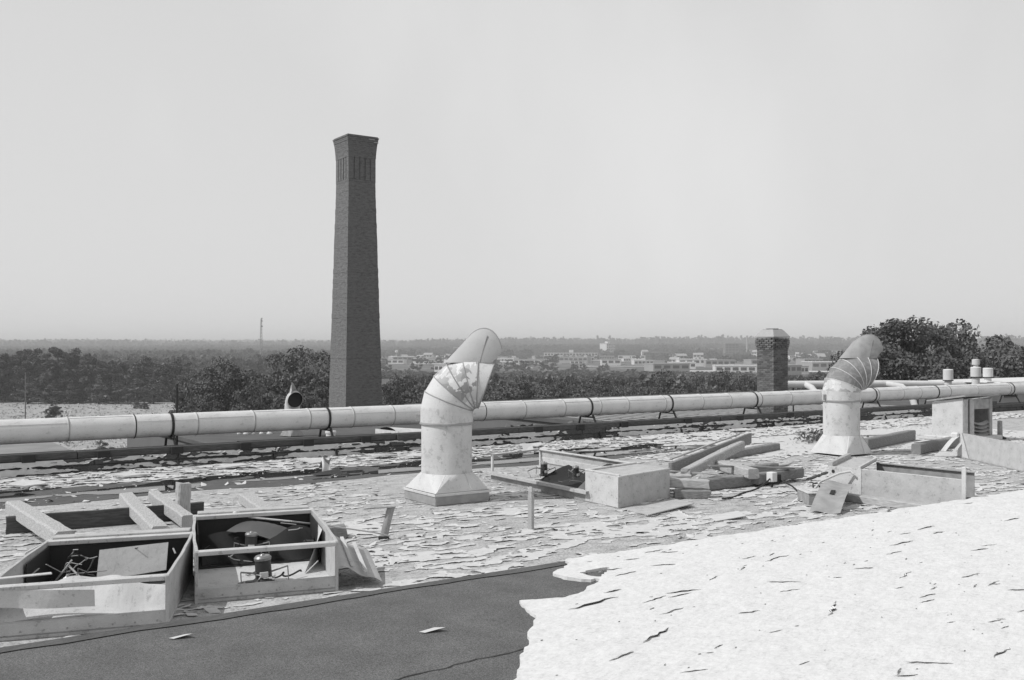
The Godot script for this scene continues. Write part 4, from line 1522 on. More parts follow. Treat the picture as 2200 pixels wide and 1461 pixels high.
	b = MB.new()
	b.slab(Vector3(0, 0.0, 0), Vector3(0.0, 0.0, near), Vector3(0.1, h, near), Vector3(0.1, h, -0.25), 0.012)
	part(t, "long_panel", b, M.housing)
	b = MB.new()
	b.slab(Vector3(-0.02, 0.01, -0.42), Vector3(-0.012, 0.008, 0.0), Vector3(0.09, h - 0.01, -0.25), Vector3(0.07, h - 0.02, -0.3), 0.01)
	part(t, "end_gusset", b, M.housing_light)
	b = MB.new()
	b.bar(Vector3(-0.02, 0.012, -0.40), Vector3(-0.006, 0.012, near), 0.02, 0.02, 0.003)
	b.bar(Vector3(-0.004, 0.015, 0.0), Vector3(0.094, h, -0.25), 0.018, 0.018, 0.003)
	part(t, "edge_angle", b, M.housing_grey)
	b = MB.new()
	b.slab(Vector3(w, 0.0, -0.25), Vector3(w, 0.0, near), Vector3(w, 0.2, near), Vector3(w, 0.26, -0.25), 0.012)
	part(t, "far_panel", b, M.housing)
	b = MB.new()
	b.bx(Vector3(0.12, 0.04, -0.24), Vector3(w - 0.02, 0.06, near), 0.003)
	part(t, "floor", b, M.near_black)
	b = MB.new()
	b.slab(Vector3(0.12, h - 0.01, -0.26), Vector3(0.12, h - 0.01, 0.5), Vector3(w, 0.26, 0.3), Vector3(w, 0.26, -0.26), 0.01)
	part(t, "lid", b, M.housing_grey)

# ------------------------------------------------------------------ loose timbers
func timber(label: String, p: Vector3, q: Vector3, w: float, h: float, mt: Material, called := "timber", roll := 0.0) -> void:
	var b := MB.new()
	var len := p.distance_to(q)
	# worn baulk: eight-sided section that wanders a little, ends not quite square
	var e := minf(w, h) * 0.12
	var sec := [Vector2(-w * 0.5, -h * 0.5 + e), Vector2(-w * 0.5, h * 0.5 - e), Vector2(-w * 0.5 + e, h * 0.5), Vector2(w * 0.5 - e, h * 0.5), Vector2(w * 0.5, h * 0.5 - e), Vector2(w * 0.5, -h * 0.5 + e), Vector2(w * 0.5 - e, -h * 0.5), Vector2(-w * 0.5 + e, -h * 0.5)]
	rng.seed = int(p.x * 1000.0) + int(p.z * 77.0)
	var rings: Array = []
	var n := 9
	for i in n + 1:
		var ring: Array = []
		var off := Vector2(rng.randf_range(-0.004, 0.004), rng.randf_range(-0.003, 0.003))
		for c2: Vector2 in sec:
			var jx := rng.randf_range(-0.012, 0.012) if i == 0 or i == n else 0.0
			ring.append(Vector3(-len * 0.5 + len * i / n + jx, c2.y + off.y + rng.randf_range(-0.003, 0.003), c2.x + off.x + rng.randf_range(-0.003, 0.003)))
		rings.append(ring)
	for i in n:
		var mid := Vector3(-len * 0.5 + len * (i + 0.5) / n, 0, 0)
		for k in 8:
			b.quad_out(rings[i][k], rings[i][(k + 1) % 8], rings[i + 1][(k + 1) % 8], rings[i + 1][k], mid)
	for k in 8:
		b.tri_out(Vector3(-len * 0.5, 0, 0), rings[0][k], rings[0][(k + 1) % 8], Vector3.ZERO)
		b.tri_out(Vector3(len * 0.5, 0, 0), rings[n][k], rings[n][(k + 1) % 8], Vector3.ZERO)
	var x := (q - p).normalized()
	var z := x.cross(Vector3.UP if absf(x.y) < 0.95 else Vector3.RIGHT).normalized().rotated(x, roll)
	single(called, label, "timber", b, mt, Transform3D(Basis(x, z.cross(x), z), (p + q) * 0.5), "loose timbers on the roof")

func timbers() -> void:
	timber("pale square timber pointing away behind the leftmost housing, lying furthest left", P(1.60, 11.3, 0.17), P(1.62, 8.75, 0.24), 0.15, 0.14, M.timber)
	timber("pale square timber between the leftmost one and the upright stump", P(2.78, 11.65, 0.12), P(2.44, 9.0, 0.16), 0.15, 0.13, M.timber)
	timber("pale timber leaning against the upright stump behind the leftmost housing", P(3.07, 11.6, 0.12), P(2.86, 9.6, 0.14), 0.12, 0.13, M.timber)
	timber("upright wooden stump standing behind the two left housings", P(3.06, 10.45, 0.0), P(3.07, 10.46, 0.40), 0.13, 0.13, M.timber, "stump")
	timber("board on edge coloured dark for its shaded face, under the pale timbers at the left", P(1.45, 10.72, 0.085), P(3.3, 10.55, 0.085), 0.05, 0.17, M.timber_dark)  # shade on the frame's front face is put into the timber colour
	timber("dark block propping up the leftmost pale timber", P(1.5, 11.0, 0.05), P(1.72, 10.95, 0.05), 0.14, 0.1, M.timber_dark)
	timber("pale timber half hidden behind the second housing on its right", P(4.0, 11.2, 0.07), P(3.55, 8.4, 0.09), 0.16, 0.12, M.timber)
	timber("short dark block beside the pale timber behind the second housing", P(3.86, 8.75, 0.06), P(4.08, 8.72, 0.06), 0.14, 0.12, M.timber_grey)
	# the pile right of the middle housing
	timber("long grooved plank slanting up over the timber pile", P(9.10, 9.55, 0.22), P(11.87, 10.67, 0.40), 0.05, 0.16, M.timber_grey)
	timber("thick squared timber slanting below the grooved plank", P(9.05, 9.22, 0.20), P(11.36, 10.40, 0.34), 0.12, 0.13, M.timber)
	timber("thin lath lying along the grooved plank", P(9.3, 9.75, 0.32), P(11.6, 10.66, 0.475), 0.03, 0.02, M.timber)
	timber("pale block end behind the closed end of middle housing", P(8.55, 9.35, 0.14), P(9.0, 9.1, 0.14), 0.16, 0.14, M.timber)
	timber("pale timber pointing to the viewer in the middle of the pile", P(10.25, 9.95, 0.19), P(9.85, 8.8, 0.18), 0.16, 0.13, M.timber)
	timber("timber with sunlit top on the right of the pile", P(9.95, 8.86, 0.10), P(11.0, 9.0, 0.10), 0.12, 0.14, M.timber_grey)
	timber("long dark timber at the bottom of the pile", P(8.7, 8.98, 0.075), P(10.6, 8.98, 0.075), 0.14, 0.15, M.timber_grey)
	timber("short timber with pale end close behind the middle housing", P(8.35, 8.95, 0.17), P(8.78, 8.55, 0.16), 0.13, 0.11, M.timber)
	timber("broken dark block on the deck behind the middle housing", P(8.4, 8.75, 0.05), P(8.75, 8.5, 0.05), 0.12, 0.1, M.timber_grey)
	timber("thin dark board behind the timber pile", P(10.9, 9.75, 0.06), P(11.5, 9.85, 0.06), 0.1, 0.12, M.timber_grey)
	timber("thin pale strip lying behind the timber pile", P(11.2, 10.0, 0.02), P(11.7, 9.5, 0.02), 0.05, 0.025, M.timber)
	timber("long weathered timber lying right of the dark elbow stack", P(15.1, 10.95, 0.1), P(17.5, 11.6, 0.1), 0.15, 0.2, M.timber_grey)
	timber("weathered timber lying in front of the little shed", P(15.2, 10.0, 0.09), P(17.6, 10.55, 0.09), 0.16, 0.18, M.timber_grey)
	timber("thin pale lath on the deck left of the little shed", P(17.2, 12.7, 0.02), P(18.2, 12.4, 0.02), 0.04, 0.025, M.timber)
	timber("dark timber running behind the grooved plank toward the stack", P(11.9, 11.3, 0.06), P(13.9, 11.9, 0.06), 0.16, 0.12, M.timber_grey)
	timber("thin splintered lath sticking out left of the pile's lower timber", P(8.75, 9.5, 0.24), P(9.6, 8.75, 0.17), 0.035, 0.018, M.timber)
	timber("narrow grey board lying across the pile behind the white electrical box", P(9.6, 9.35, 0.25), P(10.7, 8.85, 0.19), 0.07, 0.022, M.timber_grey)
	timber("thin dark lath lying flat right of the timber pile", P(11.05, 8.9, 0.012), P(11.9, 9.25, 0.012), 0.05, 0.02, M.timber_dark)
	timber("split pale board lying flat before the slanting planks", P(10.9, 10.0, 0.015), P(12.2, 10.2, 0.03), 0.11, 0.02, M.timber)
	timber("short broken stick on the deck behind the long pale housing", P(12.3, 8.6, 0.015), P(12.7, 8.9, 0.02), 0.05, 0.03, M.timber_grey)
	timber("beam under the near edge of the long pale housing", P(9.9, 7.62, 0.045), P(9.98, 6.3, 0.045), 0.14, 0.09, M.timber)

# ------------------------------------------------------------------ small things on the deck
func small_things() -> void:
	# split pointed stake
	var b := MB.new()
	var cs := [[0.0, 0.03], [0.32, 0.031], [0.37, 0.024], [0.425, 0.004]]
	for i in 3:
		var a: Array = cs[i]
		var c: Array = cs[i + 1]
		var lo := [Vector3(-a[1], a[0], -0.02), Vector3(a[1], a[0], -0.02), Vector3(a[1], a[0], 0.02), Vector3(-a[1], a[0], 0.02)]
		var hi := [Vector3(-c[1] - 0.008 * i * 0.5, c[0], -0.02 + 0.004 * i), Vector3(c[1] - 0.008 * i * 0.5, c[0], -0.02 + 0.004 * i), Vector3(c[1] - 0.008 * i * 0.5, c[0], 0.02 - 0.004 * i), Vector3(-c[1] - 0.008 * i * 0.5, c[0], 0.02 - 0.004 * i)]
		for k in 4:
			b.quad_out(lo[k], lo[(k + 1) % 4], hi[(k + 1) % 4], hi[k], Vector3(0, (a[0] + c[0]) * 0.5, 0))
	single("stake", "pointed weathered stake standing on the deck in front of the big stack", "stake", b, M.timber, Transform3D(Basis(Vector3.UP, 0.5), P(5.79, 8.06, 0.0)))
	# bent tee strip
	var t := thing("tee_post", "bent metal post with a flat tee top, right of the second housing", "post", P(4.34, 8.42), -0.5)
	b = MB.new()
	b.surf(4, 12, func(a: float, s: float) -> Vector3: return Vector3((a - 0.5) * 0.075 + 0.05 * s + 0.02 * s * s, s * 0.30, 0.02 * sin(a * PI)))
	part(t, "strip", b, M.housing_grey)
	b = MB.new()
	b.slab(Vector3(-0.07, 0.292, -0.03), Vector3(0.115, 0.302, -0.03), Vector3(0.115, 0.302, 0.03), Vector3(-0.07, 0.292, 0.03), 0.006)
	part(t, "tee_plate", b, M.rusty)
	b = MB.new()
	b.bx(Vector3(-0.05, 0, -0.03), Vector3(0.05, 0.03, 0.03), 0.006)
	part(t, "foot", b, M.tar_dark)
	# long bent strip that sticks out of the second housing
	b = MB.new()
	var pts: Array = [P(2.95, 8.5, 0.36), P(3.05, 8.42, 0.33), P(3.35, 8.25, 0.29), P(3.75, 8.3, 0.2), P(4.2, 8.35, 0.09), P(4.38, 8.37, 0.035)]
	for i in pts.size() - 1:
		b.bar(pts[i], pts[i + 1], 0.022, 0.014, 0.003)
	b.box(Transform3D(Basis(Vector3.UP, 0.4), pts[0]), Vector3(0.06, 0.05, 0.05), 0.012)
	single("bent_strip", "long bent pale metal strip reaching from the second housing to the tee post", "metal strip", b, M.housing_light)
	# loose panel in front of the middle housing
	b = MB.new()
	b.slab(P(7.33, 8.46, 0.012), P(7.25, 7.95, 0.02), P(8.08, 8.1, 0.05), P(8.3, 8.66, 0.014), 0.01)
	single("loose_panel", "flat pale sheet lying in front of the middle housing's closed end", "metal sheet", b, M.housing)
	b = MB.new()
	b.slab(P(7.6, 7.3, 0.01), P(8.0, 7.25, 0.035), P(8.15, 7.5, 0.04), P(7.75, 7.55, 0.012), 0.008)
	single("loose_panel", "small curled sheet lying alone on the deck near the white coating", "metal sheet", b, M.flake)
	# chunk standing by the gutter
	b = MB.new()
	b.surf(8, 8, func(a: float, s: float) -> Vector3: return P(5.82 + a * 0.17 * (1.0 - 0.35 * s) + 0.07 * s, 13.22 + 0.16 * s * s, 0.01 + s * 0.21 * (0.75 + 0.25 * sin(a * 4.0 + 0.6)) + 0.015 * sin(a * 9.0)))
	b.surf(8, 4, func(a: float, s: float) -> Vector3: return P(5.9 + a * 0.15, 13.38 + s * 0.12, 0.2 - s * 0.16 + 0.02 * sin(a * 7.0)))
	single("roof_chunk", "upturned white chunk of roofing beside the wet gutter", "rubble", b, M.flake)
	b = MB.new()
	b.surf(8, 4, func(a: float, s: float) -> Vector3: return P(5.66 + a * 0.42, 13.02 + s * 0.2, 0.02 + 0.05 * s * a))
	single("roof_chunk", "dark scrap of tar felt under the upturned white chunk", "rubble", b, M.tar_dark)
	b = MB.new()
	b.slab(P(9.9, 14.0, 0.01), P(10.05, 13.9, 0.01), P(10.12, 14.05, 0.13), P(9.95, 14.12, 0.14), 0.015)
	single("roof_chunk", "white slab leaning up near the parapet behind the middle housing", "rubble", b, M.flake)
	b = MB.new()
	b.slab(P(15.1, 9.6, 0.02), P(15.6, 9.2, 0.02), P(15.9, 9.3, 0.05), P(15.5, 9.75, 0.06), 0.02)
	single("roof_chunk", "flat white slab lying before the tipped housing at right", "rubble", b, M.flake)
	# scattered slabs of old coating on the rubble strip, one by one
	rng.seed = 55
	var where := ["far left", "left of the first duct stand", "right of the first duct stand", "left of the second duct stand", "right of the second duct stand", "left of the big stack", "behind the middle housing", "left of the third duct stand", "right of the third duct stand", "behind the timber pile", "left of the dark elbow stack", "behind the dark elbow stack"]
	var us := [2.2, 3.5, 5.0, 6.3, 7.5, 8.0, 10.6, 11.9, 13.3, 14.6, 16.2, 18.0]
	for k in where.size():
		b = MB.new()
		var n := 6
		var a0 := rng.randf() * TAU
		var rim: Array = []
		for i in n:
			var a := a0 + TAU * i / n
			var r := rng.randf_range(0.1, 0.2)
			rim.append(Vector3(cos(a) * r * 1.5, rng.randf_range(0.0, 0.03), sin(a) * r))
		for i in n:
			var p: Vector3 = rim[i]
			var q: Vector3 = rim[(i + 1) % n]
			b.tri_out(Vector3(0, 0.03, 0), p + Vector3(0, 0.02, 0), q + Vector3(0, 0.02, 0), Vector3(0, -5, 0))
			b.quad_out(p + Vector3(0, 0.02, 0), q + Vector3(0, 0.02, 0), q, p, Vector3(0, 0, 0))
		single("coating_slab", "broken slab of old white coating on the rubble strip, " + where[k], "rubble", b, M.flake, Transform3D(Basis(Vector3(1, 0, 0), rng.randf_range(-0.12, 0.22)), P(us[k], rng.randf_range(14.15, 14.9), 0.02)), "slabs of old coating")
	# junction box, wires, cover plate, conduit near the right housing
	t = thing("junction_box", "grey metal junction box lying on the deck beside the perforated cover plate", "junction box", P(9.5, 7.55), -0.55)
	b = MB.new()
	b.bx(Vector3(-0.15, 0, -0.19), Vector3(0.15, 0.13, 0.19), 0.008)
	part(t, "box", b, M.housing_grey)
	b = MB.new()
	b.bx(Vector3(-0.158, 0.13, -0.198), Vector3(0.158, 0.145, 0.198), 0.005)
	b.bx(Vector3(-0.09, 0.145, -0.12), Vector3(0.09, 0.155, 0.12), 0.006)
	part(t, "lid", b, M.housing_light)
	b = MB.new()
	b.tube([Vector3(0.05, 0.14, -0.2), Vector3(0.05, 0.19, -0.22), Vector3(0.1, 0.2, -0.22), Vector3(0.13, 0.15, -0.2)], 0.01, 8)
	part(t, "hasp", b, M.iron)
	t = thing("cover_plate", "grey sheet metal cover with a slot leaning on the right housing", "metal sheet", P(9.0, 7.1), 0.0)
	b = MB.new()
	var qa := P(8.86 - 9.0, 7.12 - 7.1, 0.015)
	var qb := P(9.02 - 9.0, 6.84 - 7.1, 0.015)
	var qc := P(9.95 - 9.0, 7.35 - 7.1, 0.20)
	var qd := P(9.85 - 9.0, 7.68 - 7.1, 0.22)
	b.surf(14, 8, func(a: float, s: float) -> Vector3: return qa.lerp(qd, a).lerp(qb.lerp(qc, a), s) + Vector3(0, 0.05 * sin(a * PI) + 0.012 * sin(s * 7.0), 0) * (1.0 if a < 0.85 else 0.8))
	part(t, "sheet", b, M.housing_grey)
	b = MB.new()
	var mid := (qa + qb + qc + qd) * 0.25 + Vector3(0, 0.052, 0)
	b.bar(mid - (qd - qa) * 0.06, mid + (qd - qa) * 0.06, 0.05, 0.012, 0.003)
	part(t, "slot", b, M.near_black)
	b = MB.new()
	b.tube([P(9.55, 7.6, 0.15), P(9.8, 7.72, 0.2), P(10.0, 7.6, 0.3), P(10.08, 7.5, 0.33), P(10.09, 7.46, 0.3)], 0.014, 10)
	single("conduit", "pale curved conduit rising from the junction box to the right housing", "conduit", b, M.housing_light)
	t = thing("socket_box", "small white electrical box on a stub in front of the timber pile", "electrical box", P(10.06, 8.68))
	b = MB.new()
	b.bx(Vector3(-0.05, 0.08, -0.05), Vector3(0.05, 0.2, 0.05), 0.006)
	part(t, "box", b, M.wall_white)
	b = MB.new()
	b.tube([Vector3(0, 0, 0), Vector3(0.005, 0.09, 0)], 0.016, 10)
	part(t, "stub", b, M.iron)
	b = MB.new()
	b.bx(Vector3(0.05, 0.06, -0.04), Vector3(0.13, 0.17, 0.05), 0.01)
	part(t, "cable_gland", b, M.iron)
	for q: Array in [["black cable running from the white electrical box to the junction box", [P(10.16, 8.66, 0.1), P(10.15, 8.45, 0.05), P(9.9, 8.1, 0.012), P(9.75, 7.9, 0.012), P(9.55, 7.74, 0.06)]], ["black cable sagging from the white electrical box to the middle housing", [P(10.0, 8.66, 0.12), P(9.7, 8.6, 0.03), P(9.3, 8.5, 0.012), P(9.0, 8.35, 0.012), P(8.75, 8.3, 0.02)]]]:
		b = MB.new()
		var cv := Curve3D.new()
		for p: Vector3 in q[1]:
			cv.add_point(p)
		for i in range(1, cv.point_count - 1):
			var tg := (cv.get_point_position(i + 1) - cv.get_point_position(i - 1)) * 0.2
			cv.set_point_in(i, -tg)
			cv.set_point_out(i, tg)
		var path: Array = []
		for i in 25:
			path.append(cv.sample_baked(cv.get_baked_length() * i / 24.0, true))
		b.tube(path, 0.011, 8)
		single("cable", q[0], "cable", b, M.cable, null, "loose cables")
	# shed
	t = thing("vent_shed", "little pale sheet metal vent shed with slumped dark louvres", "vent shed", P(17.9, 10.78), -0.05)
	b = MB.new()
	b.slab(Vector3(0, 0, 0), Vector3(0, 0, -0.66), Vector3(0, 0.74, -0.66), Vector3(0, 0.84, 0), -0.02)
	part(t, "side_panel", b, M.housing_light)
	b = MB.new()
	b.slab(Vector3(0.95, 0, 0), Vector3(0.95, 0, -0.66), Vector3(0.95, 0.74, -0.66), Vector3(0.95, 0.84, 0), 0.02)
	part(t, "side_panel", b, M.housing)
	b = MB.new()
	b.bx(Vector3(0.02, 0, -0.66), Vector3(0.93, 0.73, -0.64), 0.003)
	part(t, "back_panel", b, M.near_black)
	b = MB.new()
	b.slab(Vector3(-0.06, 0.75, -0.74), Vector3(1.02, 0.75, -0.74), Vector3(1.02, 0.88, 0.1), Vector3(-0.06, 0.88, 0.1), 0.03)
	part(t, "roof", b, M.housing_grey)
	for x: float in [0.02, 0.22]:
		b = MB.new()
		b.bx(Vector3(x, 0.0, -0.03), Vector3(x + 0.13, 0.82, 0.012), 0.004)
		part(t, "front_board", b, M.housing)
	b = MB.new()
	b.bx(Vector3(0.84, 0.0, -0.03), Vector3(0.93, 0.82, 0.012), 0.004)
	part(t, "front_board", b, M.housing_grey)
	b = MB.new()
	b.bx(Vector3(0.35, 0.62, -0.03), Vector3(0.84, 0.82, 0.006), 0.004)
	part(t, "front_board", b, M.housing_grey)
	for k in 5:
		b = MB.new()
		var yy := 0.1 + k * 0.075
		b.surf(8, 2, func(a: float, s: float) -> Vector3: return Vector3(lerpf(0.35, 0.84, a), yy - 0.05 * sin(a * PI) * (0.4 + 0.15 * k) - s * 0.05, -0.05 + s * 0.06))
		part(t, "louvre", b, M.housing_grey)
	b = MB.new()
	b.bx(Vector3(-0.12, 0, -0.78), Vector3(1.08, 0.1, 0.14), 0.02)
	part(t, "skirt", b, M.housing_light)
	t = thing("short_post", "short round post standing beside the vent shed", "post", P(19.15, 10.75))
	b = MB.new()
	b.lathe([Vector2(0.09, 0), Vector2(0.05, 0.05), Vector2(0.045, 0.36), Vector2(0.0, 0.37)], 14)
	part(t, "shaft", b, M.housing_grey)
	b = MB.new()
	b.lathe([Vector2(0.12, 0), Vector2(0.12, 0.03), Vector2(0.06, 0.06)], 14)
	part(t, "foot", b, M.tar_dark)
	# twisted scrap by the tipped housing
	t = thing("scrap_bracket", "bent pale sheet strips heaped against the tipped housing", "scrap metal", P(15.3, 9.45))
	b = MB.new()
	b.surf(10, 3, func(a: float, s: float) -> Vector3: return Vector3(-0.25 + a * 0.42, 0.12 + 0.24 * sin(a * 1.5), s * 0.09 + 0.04 * a))
	part(t, "strip", b, M.housing_light)
	b = MB.new()
	b.surf(10, 3, func(a: float, s: float) -> Vector3: return Vector3(-0.2 + a * 0.38, 0.05 + 0.26 * a, 0.12 + s * 0.06))
	part(t, "strip", b, M.housing)
	b = MB.new()
	b.surf(8, 3, func(a: float, s: float) -> Vector3: return Vector3(0.16 + 0.05 * sin(a * 5.0) + s * 0.06, 0.38 - a * 0.38, 0.05 + 0.05 * a))
	part(t, "hanging_strip", b, M.housing)
	b = MB.new()
	b.box(Transform3D(Basis(Vector3.UP, 0.4), Vector3(0.12, 0.36, 0.03)), Vector3(0.16, 0.09, 0.12), 0.02)
	part(t, "clip", b, M.wall_white)
	# weed
	b = MB.new()
	b.tinted = true
	rng.seed = 60
	for k in 500:
		leaf(b, P(16.0, 12.4, 0.02) + Vector3(rng.randfn(0, 0.35), absf(rng.randfn(0, 0.09)), rng.randfn(0, 0.2)), 0.05, Vector3.UP)
	single("weed", "clump of weeds growing on the deck behind the long weathered timber", "weed", b, M.leaf_3)
	# seam and chips in the tar
	b = MB.new()
	var sn := noise(140, 3.0, 3)
	var u := 0.6
	while u < 3.9:
		var v0 := 4.33 + 0.02 * sn.get_noise_1d(u) * 2.0 + (u - 0.6) * 0.05
		var v1 := 4.33 + 0.02 * sn.get_noise_1d(u + 0.05) * 2.0 + (u - 0.55) * 0.05
		var ww := 0.004 + 0.006 * maxf(0.0, sn.get_noise_1d(u * 2.0 + 30.0))
		b.quad_out(P(u, v0 - ww, 0.1535), P(u + 0.05, v1 - ww, 0.1535), P(u + 0.05, v1 + ww, 0.1535), P(u, v0 + ww, 0.1535), Vector3(0, -5, 0))
		u += 0.05
	struct("felt_seam", b, M.tar_dark)
	var cn := 0
	for q: Array in [[1.66, 5.75, 0.05, "on the dark tar below the leftmost housing"], [2.9, 5.05, 0.06, "alone in the middle of the dark tar"]]:
		b = MB.new()
		b.surf(4, 4, func(a: float, s: float) -> Vector3: return Vector3((a - 0.5) * q[2] * 2.0 + 0.02 * s, 0.02 * a * s + 0.004, (s - 0.5) * q[2] * (0.6 + a)))
		single("paint_chip", "small curled white paint chip " + q[3], "paint chip", b, M.flake, P(q[0], q[1], 0.152), "paint chips on the tar")

# ------------------------------------------------------------------ the town and the far wood
func cam_point(px: float, depth: float) -> Vector2:
	# horizontal place of something at an angle right of the view axis (tangent px) and a depth
	var s := sin(deg_to_rad(34.6))
	var c := cos(deg_to_rad(34.6))
	var r := px * depth
	return Vector2(s * depth + c * r, c * depth - s * r)

var clearings: Array = []

func house(called: String, label: String, tan_x: float, depth: float, w: float, dp: float, top: float, mt: Material, opt := {}) -> Node3D:
	var q := cam_point(tan_x, depth)
	var g := land(q.x, -q.y)
	var turn: float = opt.get("turn", deg_to_rad(-34.6))
	var t := thing(called, label, opt.get("category", "building"), P(q.x, q.y, g), turn, opt.get("group", ""))
	clearings.append([q.x, q.y, maxf(w, dp) * 0.6, depth])
	var hh := top - g
	var b := MB.new()
	b.bx(Vector3(-w * 0.5, 0, -dp * 0.5), Vector3(w * 0.5, hh, dp * 0.5), 0.0)
	part(t, "wall", b, mt)
	b = MB.new()
	if opt.get("gable", false):
		var rh := dp * 0.3
		for s: float in [-1.0, 1.0]:
			b.slab(Vector3(-w * 0.53, hh - 0.2, s * dp * 0.56), Vector3(w * 0.53, hh - 0.2, s * dp * 0.56), Vector3(w * 0.53, hh + rh, 0), Vector3(-w * 0.53, hh + rh, 0), 0.3 * s)
	else:
		b.bx(Vector3(-w * 0.5 - 0.25, hh, -dp * 0.5 - 0.25), Vector3(w * 0.5 + 0.25, hh + 0.5, dp * 0.5 + 0.25), 0.05)
	part(t, "roof", b, opt.get("roof", M.wall_grey))
	var cols: int = opt.get("cols", 0)
	var rows: int = opt.get("rows", 0)
	if cols * rows > 0:
		var step := w / cols
		var fh: float = opt.get("floor", 3.2)
		var wb := MB.new()
		wb.bx(Vector3(-step * 0.36, -fh * 0.30, -0.06), Vector3(step * 0.36, fh * 0.30, 0.12), 0.03)
		var wm := wb.mesh()
		for i in cols:
			for j in rows:
				part(t, "window", wm, M.window_dark, Vector3(-w * 0.5 + step * (i + 0.5), hh - fh * (j + 0.55), dp * 0.5))
		if opt.get("sides", false):
			for i in int(dp / step):
				for j in rows:
					part(t, "window", wm, M.window_dark, Transform3D(Basis(Vector3.UP, -PI / 2), Vector3(-w * 0.5, hh - fh * (j + 0.55), -dp * 0.5 + step * (i + 0.5))))
	if opt.has("penthouse"):
		b = MB.new()
		var ph: Array = opt.penthouse
		b.bx(Vector3(ph[0], hh + 0.5, -dp * 0.2), Vector3(ph[0] + ph[1], hh + 0.5 + ph[2], dp * 0.2), 0.0)
		part(t, "penthouse", b, mt)
	return t

func tx(px: float) -> float:
	return (px - 1100.0) / 2139.0

func hy(py: float, depth: float) -> float:
	return 1.8 - (py - 748.0) * depth / 2139.0

